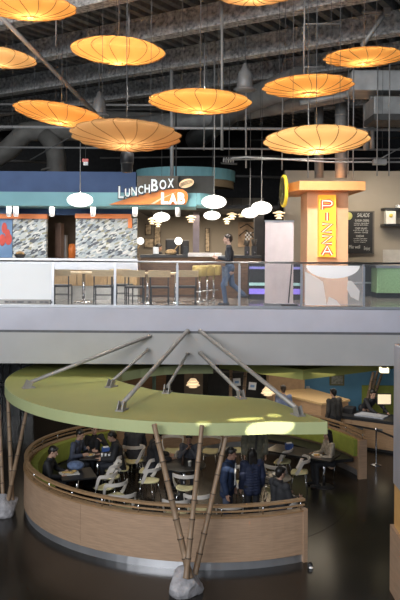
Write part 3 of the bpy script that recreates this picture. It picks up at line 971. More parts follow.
    eyes = [hp(sg * .032, -.094, .008) for sg in (1, -1)]; lips = hp(0, -.1, -.068)
    def paint(me):
        for f in me.polygons:
            c = f.center
            if min((c - e).length for e in eyes) < .0135 * s: f.material_index = 1
            elif (c - lips).length < .024 * s and abs((HM.inverted() @ (c - lips)).z) < .009 * s: f.material_index = 2
    key = '%.2f_%.2f_%.2f'
    def cm(prefix, c, **kw): return mat(prefix + '_' + key % tuple(c), c, kw.get('r', .75), var=kw.get('v', .15), scale=kw.get('sc', 14))
    SK = cm('skin', skin, r=.5, v=.05)
    rem(body, 'body', [SK, mat('eye_dark', (.02, .015, .012), .2), mat('lip', (.4, .16, .13), .5)], t, .0085, paint, 3)
    g = .014 + coat
    def shirt(mb):
        dn = -.04 - coat * 2.2
        for sg in (1, -1):
            caps(mb, tp(sg * .07, 0, dn), waist + V((sg * .06, 0, 0)) * s, (.105 + g) * s, (.092 + g) * s)
            caps(mb, waist + V((sg * .06, 0, 0)) * s, chest + V((sg * .075, 0, 0)) * s, (.092 + g) * s, (.1 + g) * s)
            caps(mb, chest, sh[sg], (.092 + g) * s, (.062 + g) * s)
            e, w = A[sg]
            caps(mb, sh[sg], e, (.057 + g) * s, (.046 + g) * s); caps(mb, e, e.lerp(w, .9), (.046 + g) * s, (.032 + g) * s)
        caps(mb, chest, neck - V((0, 0, .02)) * s, (.092 + g) * s, (.062 + g * .7) * s)
        if collar: pass
        if hood: mb.ell(neck + V((0, .07, -.02)) * s, .12 * s, .075 * s, .07 * s, 12, 8)
        if quilt:
            for k in range(9):
                c = tp(0, .0, -.08 + k * .06)
                mb.ell(c, (.2 + g * .6) * s, (.125 + g) * s, .022 * s, 16, 6)
    nm = 'jacket' if coat > .01 else 'shirt'
    rem(shirt, nm, cm('cloth', top, v=.25), t, .013, None, 6)
    if collar:
        mb = MB(); mb.strip([chest + V((sx_, -.112 - g, z_)) * s for sx_, z_ in ((.0, -.3), (.012, -.1), (.03, .06), (.05, .13))], V((1, 0, 0)), .05, .012)
        mb.build('shirt_front', cm('cloth', collar), t, world=False)
    def pants(mb):
        caps(mb, hip[1], hip[-1], .125 * s, .125 * s)
        for sg in (1, -1):
            caps(mb, hip[sg], L[sg][0], .1 * s, .072 * s); caps(mb, L[sg][0], L[sg][0].lerp(L[sg][1], .96), .07 * s, .055 * s)
    rem(pants, 'trousers', cm('cloth', legs), t, .013, None, 5)
    for sg in (1, -1):
        def shoe(mb):
            ft = V((L[sg][1].x, L[sg][1].y, L[sg][1].z - .035 * s))
            caps(mb, ft + V((0, .04, 0)) * s, ft + V((0, -.15, -.01)) * s, .05 * s, .04 * s)
        rem(shoe, 'shoe', cm('shoe', shoes), t, .012, None, 3)
    def hairf(mb):
        mb.ell(hp(0, .022, .035), .086 * s, .1 * s, .1 * s, 16, 12, HM)
        caps(mb, hp(0, .07, -.02), hp(0, .055, -.05), .055 * s, .045 * s)
        caps(mb, hp(-.05, -.055, .075), hp(.045, -.06, .08), .03 * s, .028 * s)
        for sg in (1, -1): caps(mb, hp(sg * .07, .0, .03), hp(sg * .074, .02, -.005), .02 * s, .012 * s)
        if long_hair:
            for dx in (-.06, -.02, .02, .06):
                caps(mb, hp(dx, .06, .0), hp(dx * 1.25, .085, -.36 + abs(dx)), .05 * s, .03 * s)
            for sg in (1, -1): caps(mb, hp(sg * .075, .0, .03), hp(sg * .1, .02, -.26), .03 * s, .022 * s)
    rem(hairf, 'hair', cm('hair', hair, r=.45, v=.3), t, .011, None, 4)
    if apron:
        mb = MB(); pts = []
        for k in range(9):
            a = R(-70 + 140 * k / 8)
            pts.append(V((.2 * math.sin(a), -.185 * math.cos(a), .0)))
        M2 = [tuple((p + V((0, 0, .72))) * s) for p in pts]
        mb.strip(M2, V((0, 0, 1)), .46 * s, .012)
        mb.build('apron', cm('cloth', apron, v=.3), t, world=False)
    return t

BLK = (.014, .014, .017)
# booth diners
REST = [(.25, -.12, .88), (.12, -.38, .84)], [(-.25, -.12, .88), (-.12, -.38, .84)]
person('person in black at the near table eating from a white tray', -3.36, 15.75, 88, 'sit', top=BLK, lean=10, head_pitch=15, arms=REST)
person('person in a slate blue sweater at the end of the shared table', -3.02, 17.25, 70, 'sit', top=(.055, .065, .10), lean=14, arms=([(.27, -.1, .86), (.05, -.36, 1.0)], [(-.26, -.12, .86), (-.05, -.4, .9)]), head_pitch=8)
person('person in black seated between the two others, hand raised to mouth', -2.62, 17.8, 25, 'sit', H=1.7, top=BLK, lean=8, skin=(.5, .3, .21), arms=([(.27, -.16, .86), (.04, -.25, 1.08)], [(-.26, -.12, .86), (-.05, -.38, .86)]))
person('person in a dark jacket with back to the white chairs', -1.88, 17.1, -80, 'sit', top=BLK, lean=14, coat=.02, head_pitch=14)
person('person in dark clothes hunched under the edge of the canopy', -1.62, 17.92, 180, 'sit', top=(.02, .022, .03), lean=26, coat=.015, head_pitch=20)
person('person in a black coat at the round table behind the bamboo pole', -1.12, 16.95, 100, 'sit', H=1.8, top=BLK, lean=10, coat=.035, head_pitch=12)
person('person facing the rail at the round table, hand on chin', -.2, 17.2, -8, 'sit', H=1.68, top=(.045, .048, .06), lean=16, skin=(.32, .18, .12), arms=([(.2, -.3, .8), (.03, -.24, 1.02)], [(-.22, -.28, .8), (-.04, -.26, 1.0)]), head_pitch=6)
person('standing person in a navy jacket with pale shirt by the rail', gx(229, 14.4), 14.4, 70, 'stand', H=1.74, top=(.012, .025, .065), legs=(.06, .07, .10), coat=.022, lean=4, collar=(.55, .55, .55), skin=(.36, .2, .14), head_pitch=10)
person('standing person in an olive coat whose head the canopy hides', gx(256, 16.9), 16.9, 5, 'stand', H=1.78, top=(.13, .13, .10), coat=.035, lean=2, collar=(.05, .05, .05))
person('person with long dark hair in a quilted navy jacket, seen from behind', gx(254, 14.7), 14.7, 195, 'stand', H=1.62, top=(.014, .02, .05), legs=BLK, long_hair=True, coat=.025, quilt=True, lean=4)
person('seated person in a charcoal hooded sweater near the rail end', 1.6, 14.25, 125, 'sit', H=1.78, top=(.03, .03, .033), lean=4, hood=True, coat=.015)
person('person in a cream sweater on the bench by the end panel', 3.2, 17.35, -75, 'sit', H=1.68, top=(.42, .36, .28), long_hair=True, lean=6, skin=(.5, .31, .22), legs=BLK)
# behind the booth
person('person in a dark brown shirt standing by the booth rail', gx(336, 20.3), 20.3, -150, 'stand', H=1.74, top=(.045, .04, .035), coat=.01, legs=BLK)
person('cashier in black leaning over the food counter', gx(366, 21.5), 21.5, 18, 'stand', H=1.75, top=BLK, lean=50, head_pitch=-15, legs=BLK, arms=([(.3, -.5, 1.05), (.3, -.7, .95)], [(-.15, -.52, 1.05), (-.05, -.72, .95)]))
person('person in a blue shirt seen from behind by the tan wall', gx(285, 20.8), 20.8, 190, 'stand', H=1.73, top=(.16, .20, .32), hair=(.05, .035, .025), legs=BLK)
# upper deck
person('server in black top and jeans walking with a tray along the deck', gx(230, 17.5), 17.5, -90, 'stand', H=1.76, z=DZ, top=(.02, .022, .03), legs=(.09, .13, .22), lean=4, apron=(.16, .20, .27), skin=(.55, .35, .27), hair=(.03, .02, .015),
       arms=([(.22, -.05, 1.1), (.14, -.32, 1.16)], [(-.22, -.05, 1.1), (-.14, -.32, 1.16)]), leg=([(.1, -.16, .50), (.1, -.1, .085)], [(-.1, .06, .52), (-.1, .36, .26)]), shoes=(.05, .05, .06))
person('dark haired person sitting at the far tables of the restaurant', gx(157, 24), 24.0, 120, 'sit', z=DZ, top=BLK, seat=.6)

exec_later = []
# ------------------------------------------------------------------ upper deck: glass railing
t = thing('glass_railing', 'glass deck railing with steel posts along the upper edge', 'railing', (0, DY, DZ))
SPX = 62.6 * DY / FPX
px0 = gx(-10.5, DY)
posts = [px0 + SPX * i for i in range(8)]
for x in posts:
    MB().box2((x - .028, DY + .1, DZ), (x + .028, DY + .13, DZ + 1.0)).build('post', STEEL, t)
    MB().box2((x - .02, DY + .13, DZ), (x + .02, DY + .16, DZ + 1.09)).build('post', STEEL, t)
for x in posts[:-1]:
    MB().box2((x + .03, DY + .107, DZ + .06), (x + SPX - .03, DY + .119, DZ + 1.05)).build('glass_panel', GLASS, t)
MB().tube([(-5, DY + .12, DZ + 1.08), (5.6, DY + .12, DZ + 1.08)], .022, 8).build('handrail', STEEL, t)
MB().box2((-5, DY + .06, DZ), (5.6, DY + .17, DZ + .06)).build('base_shoe', STEEL, t)
# translucent white sheet on one panel, white film artwork on another
F1 = film_mat('white_sheet', (.88, .9, .92), .82)
F2 = film_mat('sheer_film', (.78, .78, .80), .16)
def film_poly(pts, Y=DY + .103): return [((gx(x, DY)), CAMZ - (y - HORIZON) / FPX * DY) for x, y in pts]
MB().plate(film_poly([(-12, 264.5), (52, 264.5), (52, 301), (-12, 301)]), DY + .104, .002).build('pale_sheet', F1, t)
mb = MB(); mb.plate(film_poly([(305, 265), (365, 265), (365, 305), (305, 305)]), DY + .104, .002); mb.build('pale_sheet', F2, t)
F3 = film_mat('bowl_film', (.9, .9, .93), .85)
mb = MB(); mb.plate(film_poly([(309, 264.8)] + [(334 + 27 * math.cos(a), 264.8 + 13 * math.sin(a)) for a in [PI - PI * k / 16 for k in range(17)]]), DY + .1, .002); mb.build('bowl_graphic', F3, t)
F4 = film_mat('haze_film', (.8, .78, .78), .55)
mb = MB()
mb.plate(film_poly([(306, 271), (316, 276), (324, 281), (328, 305), (306, 305)]), DY + .1, .002)
mb.plate(film_poly([(349, 280), (353, 280), (361, 290), (360, 300), (352, 296), (348, 288)]), DY + .1, .002)
mb.plate(film_poly([(330, 296), (338, 300), (342, 305), (328, 305)]), DY + .1, .002)
mb.build('leaf_graphic', F4, t)
# low lettering-like dark marks printed along the bottom of the white panel
mb = MB()
for (a, b) in ((4, 8), (9, 10.5), (11, 15), (16, 23), (27, 31), (32, 33), (34.5, 35.5), (39, 43), (44, 48), (50, 52)):
    mb.plate(film_poly([(a, 302.6), (b, 302.6), (b, 304.6), (a, 304.6)]), DY + .098, .002)
mb.build('printed_marks', mat('dark_print', (.1, .1, .11), .6), t)

# ------------------------------------------------------------------ restaurant shopfront on the deck
struct('wall_bulkhead', MB().slab(-60, 172, 136, 214, 20.6, .3), BLUE)
mb = MB().slab(-60, 193, 196, 205, 19.0, 1.6)
pts = [(gx(196, 19.0), 19.0)] + [(gx(196, 19.0) + .55 * math.sin(a), 20.6 - 1.6 * math.cos(a)) for a in [R(10 * k) for k in range(1, 10)]] + [(gx(196, 19), 20.6)]
za, zb2 = at(196, 205, 19).z, at(196, 193, 19).z
mb.prism(pts, za, zb2)
o = mb.build('soffit_band', TEAL); tag(o, 'long teal soffit band over the restaurant front', 'soffit')
mb = MB()
cx_, r_ = gx(185, 23), 1.62
arcp = [(cx_ + r_ * math.cos(R(a)), 23.4 + 1.6 * math.sin(R(a))) for a in range(180, 361, 9)]
z0, z1 = at(185, 184, 22).z, at(185, 167, 22).z
mb.prism(arcp, z0 + .18, z1)
mb.mi = 1; mb.prism([(cx_ + (x - cx_) * .97, 23.4 + (y - 23.4) * .97) for x, y in arcp], z0 - .05, z0 + .18)
o = mb.build('curved_soffit', [TEAL, mat('tan_soffit', (.3, .22, .13), .6)]); tag(o, 'rounded teal canopy with tan underside above the sign', 'soffit')
# orange strips, mosaic, mural
struct('trim_orange', MB().slab(-40, 214, 47, 218.2, 20.0, .2), ORANGE)
struct('trim_orange_band', MB().slab(75, 214, 131, 218.2, 20.0, .2), ORANGE)
struct('trim_orange_return', MB().slab(128, 218.2, 132, 228, 19.98, .1), ORANGE)
o = MB().slab(12.5, 218, 46.5, 262, 20.1, .2).build('mosaic_panel', MOSAIC); tag(o, 'narrow grey and white leaf mosaic wall beside the red mural', 'mosaic wall')
o = MB().slab(75.5, 218, 137, 262, 20.1, .2).build('mosaic_panel', MOSAIC); tag(o, 'wide grey and white leaf mosaic wall under the sign', 'mosaic wall')
struct('wall_mural', MB().slab(-40, 205, 12.5, 262, 20.15, .2), mat('mural_blue', (.13, .24, .42), .6, var=.2, scale=1))
mb = MB()
for (x, y, rx, ry) in ((4, 228, 2.6, 5.5), (8, 239, 3.6, 6), (2, 240, 3, 6), (7, 233, 2.5, 4)):
    c = at(x, y, 20.1); k = 20.1 / FPX
    mb.plate([(c.x + rx * k * math.cos(a), c.z + ry * k * math.sin(a)) for a in [2 * PI * i / 14 for i in range(14)]], 20.12 + x * .002, .02)
o = mb.build('mural_figure', mat('coral_red', (.55, .07, .05), .6)); tag(o, 'red rounded shapes painted on the blue mural', 'mural')

# service counter behind the chairs
t = thing('service_counter', 'long steel topped counter with maple panels under the mosaic walls', 'counter', (gx(65, 19.2), 19.2, DZ))
zc = at(70, 258.5, 19.2).z
xa, xb = gx(-45, 19.2), gx(138, 19.2)
MB().box2((xa, 19.1, zc - .05), (xb, 20.0, zc)).build('worktop', STEEL, t)
MB().box2((xa, 19.2, zc - .3), (xb, 19.95, zc - .05)).build('apron_panel', STEEL, t)
for i in range(6):
    a, b = xa + (xb - xa) * i / 6, xa + (xb - xa) * (i + 1) / 6
    MB().box2((a + .01, 19.22, DZ + .36), (b - .01, 19.95, zc - .3)).build('front_panel', WOODWARM, t)
MB().box2((xa, 19.25, DZ), (xb, 19.95, DZ + .36)).build('plinth', mat('white_floor_glare', (.62, .62, .6), .2, var=.1, scale=6), t)  # white plinth colour stands in for bright reflections on the deck floor
for px, lab in ((17, 'mesh fruit basket on the counter by the narrow mosaic wall'),):
    c = at(px + 3, 254, 19.5)
    t = thing('fruit_basket', lab, 'basket', (c.x, c.y, zc))
    MB().lathe([(.1, 0), (.17, .1), (.16, .1), (.09, .01), (0, .01)], (c.x, c.y, zc), 16).build('basket', BLACK, t)
    mb = MB()
    for k in range(7): mb.ell((c.x + .08 * math.cos(k), c.y + .08 * math.sin(k), zc + .1 + .02 * (k % 3)), .05, .05, .05, 10, 6)
    mb.build('fruit', mat('brown_bread', (.35, .22, .1), .7, var=.4), t)
# doorway between mosaics: things inside
q0, q1 = at(55, 223, 21.6), at(61, 223, 21.6)
o = MB().box2((q0.x, 21.6, DZ), (q1.x, 22.1, q0.z)).build('fridge', mat('bronze_steel', (.24, .14, .10), .35, .4)); tag(o, 'bronze coloured upright fridge in the kitchen doorway', 'fridge')
t = thing('kitchen_counter', 'low dark counter just inside the kitchen doorway', 'counter', (gx(69, 21.5), 21.5, DZ))
MB().box2((gx(62, 21.5), 20.7, DZ), (gx(78, 21.5), 22.6, 5.33)).build('body', WOODDARK, t)
MB().box2((gx(61.8, 21.5), 20.68, 5.33), (gx(78.2, 21.5), 22.6, 5.38)).build('worktop', STEEL, t)
q0, q1 = at(61.8, 235, 22.2), at(66, 235, 22.2)
o = MB().box2((q0.x, 22.2, 5.38), (q1.x, 22.5, q0.z)).build('coffee_machine', mat('worn_steel', (.45, .42, .4), .35, .6)); tag(o, 'steel coffee machine in the kitchen doorway', 'machine')
c = at(72, 249, 21)
mb = MB().lathe([(0, 0), (.1, 0), (.11, .3), (.08, .42), (0, .44)], (c.x, c.y, 5.38), 14)
o = mb.build('orange_dispenser', ORANGE); tag(o, 'orange rounded dispenser at the edge of the wide mosaic', 'dispenser')
struct('wall_kitchen', MB().slab(40, 200, 82, 305, 22.8, .2), mat('kitchen_wall', (.16, .11, .07), .6))

# restaurant interior
struct('wall_restaurant', MB().slab(118, 198, 264, 312, 26.5, .3), TAUPE)
mb = MB().box2((gx(132, 20.6), 20.6, at(0, 207, 20.6).z), (gx(262, 26), 26.5, at(0, 207, 20.6).z + .1))
struct('trim_restaurant_ceiling', mb, DARK)
struct('column', MB().slab(192.5, 212, 199.5, 300, 22.5, .25), mat('mauve_column', (.16, .14, .17), .6))
for (x0_, y0_, x1_, y1_, lab) in ((145, 224, 151.5, 235, 'framed poster of dark squares, higher one in the restaurant'), (144, 238, 154, 248, 'wide warm lit poster low on the restaurant wall'), (154, 226, 161, 246, 'tall pale poster beside the dark haired person'), (205, 228, 210, 252, 'tall narrow poster past the mauve column')):
    t = thing('poster', lab, 'poster', tuple(at((x0_ + x1_) / 2, y1_, 26.4)), group='posters on the restaurant wall')
    MB().slab(x0_, y0_, x1_, y1_, 26.42, .06).build('frame', BLACK, t)
    MB().slab(x0_ + .6, y0_ + .6, x1_ - .6, y1_ - .6, 26.39, .03).build('print', mat('poster_print_%d' % x0_, (.42, .33, .22), .6, var=.7, scale=9), t)
# abstract mural: warm panel with dark sweeping curves and check band
t = thing('mural', 'large wall mural with dark curves and a black and white check', 'mural', tuple(at(247, 246, 26.3)))
MB().slab(238, 222, 257, 247, 26.42, .06).build('board', mat('mural_tan', (.36, .25, .16), .6, var=.5, scale=3), t)
mb = MB(); k = 26.3 / FPX
for (a, b, c2) in (((240, 228), (247, 224), (255, 230)), ((239, 236), (246, 230), (256, 240)), ((244, 245), (246, 236), (254, 232))):
    mb.tube([at(*a, 26.38), at(*b, 26.38), at(*c2, 26.38)], .022, 6)
mb.build('dark_curves', mat('mural_black', (.03, .025, .02), .6), t)
mb = MB()
for i in range(4):
    for j in range(4):
        if (i + j) % 2: mb.slab(245 + i * 1.6, 232 + j * 2, 246.6 + i * 1.6, 234 + j * 2, 26.36, .03)
mb.build('check_pattern', WHITE, t)
# booth backs, bar
o = MB().slab(165, 239, 179, 300, 22.8, .25).build('booth_seat', BLACK, bevel=.04); tag(o, 'black high backed seat beside the globe lamp', 'seat')
o = MB().slab(180, 240, 189, 300, 23.4, .25).build('booth_seat', BLACK, bevel=.04); tag(o, 'black high backed seat against the mauve column', 'seat')
t = thing('bar_counter', 'dark wood bar counter with pale top behind the stools', 'counter', (gx(205, 20.2), 20.2, DZ))
zc2 = at(205, 253, 20.0).z
MB().box2((gx(188, 20), 20.0, zc2 - .1), (gx(222, 20), 20.8, zc2)).build('worktop', mat('pale_stone', (.62, .6, .6), .3), t)
MB().box2((gx(140, 20), 20.15, DZ), (gx(262, 20), 20.75, zc2 - .12)).build('body', WOODDARK, t)
MB().box2((gx(140, 20), 20.05, zc2 - .14), (gx(188, 20), 20.8, zc2 - .06)).build('ledge', BLACK, t)
MB().box2((gx(222, 20), 20.05, zc2 - .14), (gx(262, 20), 20.8, zc2 - .06)).build('ledge', BLACK, t)
# bits on the bar
for px, w, h, mm, lab, nm, ct in ((156, .16, .22, WHITE, 'white card holder on the bar ledge near the globe lamp', 'card_holder', 'holder'), (186, .16, .24, BLACK, 'black till at the end of the bar ledge', 'till', 'till'), (135, .1, .12, ORANGE, 'small red orange box on the ledge by the wide mosaic', 'box', 'box')):
    zl = zc2 - .06
    t = thing(nm, lab, ct, (gx(px, 20.3), 20.3, zl))
    MB().box((gx(px, 20.3), 20.3, zl + h / 2), (w, .06, h)).build('body', mm, t, bevel=.01)
    MB().box((gx(px, 20.3), 20.3, zl + .012), (w * 1.15, .14, .024)).build('foot', BLACK, t)
c = at(171, 253, 20.3)
mb = MB(); mb.ell((c.x, 20.3, zc2 + .02), .16, .1, .08, 14, 8)
o = mb.build('bread_basket', mat('basket_tan', (.5, .33, .17), .7, var=.3, scale=20)); tag(o, 'tan bread basket on the bar ledge', 'basket')
# coffee grinders near the end of the bar
for px, h, lab in ((247, .42, 'black coffee grinder nearest the mural'), (254, .46, 'black coffee grinder by the dark pillar')):
    zl = zc2 - .06; x = gx(px, 20.4)
    t = thing('coffee_grinder', lab, 'grinder', (x, 20.4, zl), group='coffee grinders on the bar')
    MB().box((x, 20.4, zl + h * .3), (.14, .2, h * .6)).build('body', BLACK, t, bevel=.015)
    MB().lathe([(.05, h * .6), (.085, h * .95), (.085, h), (0, h)], (x, 20.4, zl), 14).build('hopper', mat('smoke_plastic', (.08, .07, .06), .3), t)
    MB().tube([(x, 20.28, zl + .1), (x, 20.2, zl + .08)], .02, 8).build('spout', CHROME, t)
# server's tray
c = at(219, 252, 17.5)
t = thing('serving_tray', 'white tray with a bowl held by the walking server', 'tray', (gx(220, 17.5), 17.5, DZ + 1.17))
MB().lathe([(0, 0), (.15, 0), (.17, .02), (.165, .022), (.15, .008), (0, .008)], (gx(219.5, 17.5), 17.5, DZ + 1.2), 24).build('tray', WHITE, t)
MB().lathe([(0, 0), (.05, 0), (.08, .06), (.075, .06), (.045, .01), (0, .01)], (gx(218, 17.5), 17.5, DZ + 1.21), 18).build('bowl', PLATE, t)

# high chairs and tables behind the railing
def deck_chair():
    t = thing('dining_chair', 'x', 'chair', (0, 0, 0))
    mb = MB(); pts = [(.27 * math.sin(R(a)), .26 - .07 * math.cos(R(a)) * -1 - .07, .78) for a in range(-60, 61, 12)]
    pts = [(x / .234 * .27, .2 + .06 * math.cos(x * 3), z) for x, y, z in pts]
    mb.strip(pts, (0, .1, 1), .16, .025); mb.build('backrest', PALEWOOD, t, world=False)
    MB().box((0, 0, .45), (.44, .42, .05)).build('seat', BLACK, t, world=False, bevel=.015)
    for sx in (-1, 1):
        MB().box2((sx * .215 - .014, -.2, 0), (sx * .215 + .014, -.172, .44)).build('leg', BLACK, t, world=False)
        MB().box2((sx * .215 - .014, .19, 0), (sx * .215 + .014, .218, .8)).build('leg', BLACK, t, world=False)
    MB().box2((-.2, -.19, .2), (.2, -.178, .215)).box2((-.2, .2, .25), (.2, .212, .265)).build('stretcher', BLACK, t, world=False)
    return t
dc = deck_chair()
spots = [(62, 17.7, 178, 'wood backed chair next to the white railing panel'), (104, 17.6, 182, 'wood backed chair in front of the wide mosaic, by a railing post'), (123, 18.2, 170, 'wood backed chair half behind the railing post under the wide mosaic'),
         (135, 17.4, 180, 'wood backed chair under the opening beside the wide mosaic'), (160, 17.4, 180, 'wood backed chair before the bread basket on the bar'), (187, 17.6, 184, 'wood backed chair beside the mustard stools')]
for i, (px, Y, a, lab) in enumerate(spots):
    if i == 0: o = dc; o.location = (gx(px, Y), Y, DZ); o.rotation_euler.z = R(a); o['label'] = lab; o['group'] = 'wood backed chairs on the deck'
    else: dup(dc, (gx(px, Y), Y, DZ), R(a), lab, 'wood backed chairs on the deck')
for px, Y, lab in ((84, 18.3, 'small wood topped table between the first two deck chairs'), (148, 18.2, 'small wood topped table behind the middle deck chairs'), (176, 18.3, 'small wood topped table near the mustard stools')):
    x = gx(px, Y)
    t = thing('dining_table', lab, 'table', (x, Y, DZ), group='wood topped tables on the deck')
    MB().box((x, Y, DZ + .75), (.75, .6, .045)).build('tabletop', PALEWOOD, t, bevel=.006)
    MB().tube([(x, Y, DZ + .03), (x, Y, DZ + .73)], .04, 12).build('column', CHROME, t)
    MB().lathe([(.25, 0), (.25, .015), (.05, .04), (0, .04)], (x, Y, DZ), 20).build('base', CHROME, t)
def stool():
    t = thing('bar_stool', 'x', 'stool', (0, 0, 0))
    MB().lathe([(0, .66), (.17, .66), (.19, .69), (.2, .9), (.185, .94), (.17, .92), (.165, .76), (0, .75)], (0, 0, 0), 22).build('seat', TANSTOOL, t, world=False)
    MB().tube([(0, 0, .03), (0, 0, .66)], .032, 12).build('column', CHROME, t, world=False)
    MB().lathe([(.21, 0), (.21, .012), (.05, .04), (0, .04)], (0, 0, 0), 22).build('base', CHROME, t, world=False)
    MB().tube([(.15 * math.cos(2 * PI * k / 16), .15 * math.sin(2 * PI * k / 16), .26) for k in range(17)], .01, 6).tube([(-.15, 0, .26), (.15, 0, .26)], .008, 6).build('foot_ring', CHROME, t, world=False)
    return t
st = stool()
for i, (px, Y, lab) in enumerate(((200, 18.7, 'mustard barrel stool nearest the deck chairs'), (207.5, 19.1, 'mustard barrel stool between two others at the bar'), (214, 19.45, 'mustard barrel stool nearest the walking server'))):
    if i == 0: st.location = (gx(px, Y), Y, DZ); st['label'] = lab; st['group'] = 'mustard bar stools'
    else: dup(st, (gx(px, Y), Y, DZ), 0, lab, 'mustard bar stools')

# purple lit counter and roller banner
t = thing('lit_counter', 'dark counter with glowing purple and green bands behind the banner', 'counter', (gx(275, 19.4), 19.4, DZ))
MB().slab(249, 264, 301, 300.5, 19.4, .5).build('body', BLACK, t)
MB().slab(249, 289, 300.5, 294, 19.37, .03).build('purple_band', mat('purple_light', (.2, .15, .5), .4, emit=(.25, .2, .9), estr=.55), t)
MB().slab(249, 283, 300.5, 285.5, 19.37, .03).build('green_band', mat('green_light', (.3, .5, .5), .4, emit=(.3, .55, .6), estr=.25), t)
MB().slab(249, 267, 300.5, 269, 19.37, .03).build('blue_band', mat('blue_light', (.2, .2, .5), .4, emit=(.2, .25, .8), estr=.3), t)
t = thing('roller_banner', 'tall blank pinkish white roller banner behind the railing', 'banner', (gx(279, 17.3), 17.3, DZ))
zt = at(279, 221, 17.3).z
mb = MB(); n = 14; xa, xb = gx(265, 17.3), gx(293.5, 17.3)
mb.strip([(xa + (xb - xa) * i / n, 17.3 + .006 * math.sin(i * 1.3), (zt + DZ + .08) / 2) for i in range(n + 1)], (0, 0, 1), zt - DZ - .08, .006)
mb.build('sheet', mat('banner_sheet', (.56, .49, .50), .6, var=.05, scale=3), t)
MB().box2((xa - .02, 17.22, DZ), (xb + .02, 17.38, DZ + .08)).build('base', STEEL, t)
MB().box2((xa - .01, 17.28, zt - .02), (xb + .01, 17.32, zt + .015)).build('top_bar', STEEL, t)
MB().tube([((xa + xb) / 2, 17.33, DZ + .05), ((xa + xb) / 2, 17.33, zt)], .012, 6).build('pole', STEEL, t)
t = thing('pole_easel', 'slim black tripod stand beside the roller banner', 'stand', (gx(290, 17.15), 17.15, DZ))
MB().tube([at(292, 263, 17.15), at(288.5, 303, 17.15)], .016, 6).build('pole', BLACK, t)
MB().box(at(289, 305, 17.15), (.4, .3, .03)).build('base', BLACK, t)
o = MB().slab(254, 215, 264, 300, 21.5, .3).build('pillar', mat('dark_pillar', (.02, .018, .018), .7)); o['kind'] = 'structure'

# pizza kiosk
struct('wall_pizza', MB().slab(284, 172, 520, 312, 22.0, .3), BEIGE)
t = thing('pizza_kiosk', 'orange pizza kiosk pier with flat projecting roof slab', 'kiosk', (gx(328, 18.6), 18.6, DZ))
z0 = at(328, 190.5, 18.3).z
MB().box2((gx(307, 18.3), 18.3, DZ), (gx(348, 18.3), 19.5, z0)).build('pier', PEACH, t)
ztop, zbot = at(320, 181, 17.8).z, at(320, 190, 17.8).z
xa, xb = gx(299, 17.8), gx(365, 17.8)
MB().prism([(xa, 17.8), (xb, 17.8), (xb, 20.4), (gx(281, 20.4), 20.4), (gx(284, 18.9), 18.9)], zbot, ztop).build('roof_slab', PEACHTOP, t)
t = thing('pizza_sign', 'vertical glowing yellow sign reading PIZZA on the orange pier', 'sign', (gx(327, 18.1), 18.1, DZ + 1.3))
mb = MB().slab(319, 195, 336, 257, 18.05, .24); mb.build('glow_box', mat('sign_yellow', (.9, .5, .05), .4, emit=(1, .40, .02), estr=.5), t)
mbr, mbw = MB(), MB()
NEONR = mat('neon_red', (.7, .05, .02), .4, emit=(1, .06, .02), estr=.55); NEONW = mat('neon_core', (.9, .8, .7), .4, emit=(1, .7, .5), estr=.5)
S = {'P': [[(0, 0), (0, 1), (.8, 1), (1, .85), (1, .6), (.8, .45), (0, .45)]], 'I': [[(.5, 0), (.5, 1)]], 'Z': [[(0, 1), (1, 1), (0, 0), (1, 0)]], 'A': [[(0, 0), (.5, 1), (1, 0)], [(.2, .36), (.8, .36)]]}
for ch, (ya, yb) in zip('PIZZA', ((201, 209.5), (212.5, 220.5), (224, 232), (236, 243.5), (246, 255))):
    for stroke in S[ch]:
        pts = [at(322.5 + u * 9.5, yb - v * (yb - ya), 18.0) for u, v in stroke]
        mbr.strip([(p.x, 18.03, p.z) for p in pts], (0, 1, 0), .03, .1)
        mbw.strip([(p.x, 18.01, p.z) for p in pts], (0, 1, 0), .03, .026)
mbr.build('red_letters', NEONR, t); mbw.build('letter_cores', NEONW, t)
# round yellow sign, nearly edge-on
c = at(283.8, 191, 18.3)
M = Matrix.Rotation(R(-86), 4, 'Z') @ Matrix.Rotation(PI / 2, 4, 'X')
t = thing('round_sign', 'round yellow sign seen almost edge on beside the kiosk roof', 'sign', tuple(c - Vector((0, 0, .42))))
MB().lathe([(0, -.04), (.40, -.04), (.42, -.02), (.42, .02), (.40, .04), (0, .04)], c, 32, M).build('disc', mat('yellow_sign', (.75, .55, .04), .5, emit=(1, .7, .05), estr=.15), t)
MB().lathe([(.36, .042), (.36, .05), (.31, .05), (.31, .042)], c, 32, M).build('ring', mat('sign_dark', (.15, .13, .05), .5), t)
mb = MB(); mb.lathe([(0, .045), (.1, .045), (.1, .055), (0, .055)], c + Vector((0, 0, .12)), 16, M); mb.lathe([(0, .045), (.1, .045), (.1, .055), (0, .055)], c - Vector((0, 0, .12)), 16, M); mb.build('emblem', MATS['sign_dark'], t)
MB().tube([c + Vector((.0, .3, 0)), c + Vector((.25, .9, 0))], .025, 8).build('bracket', BLACK, t)

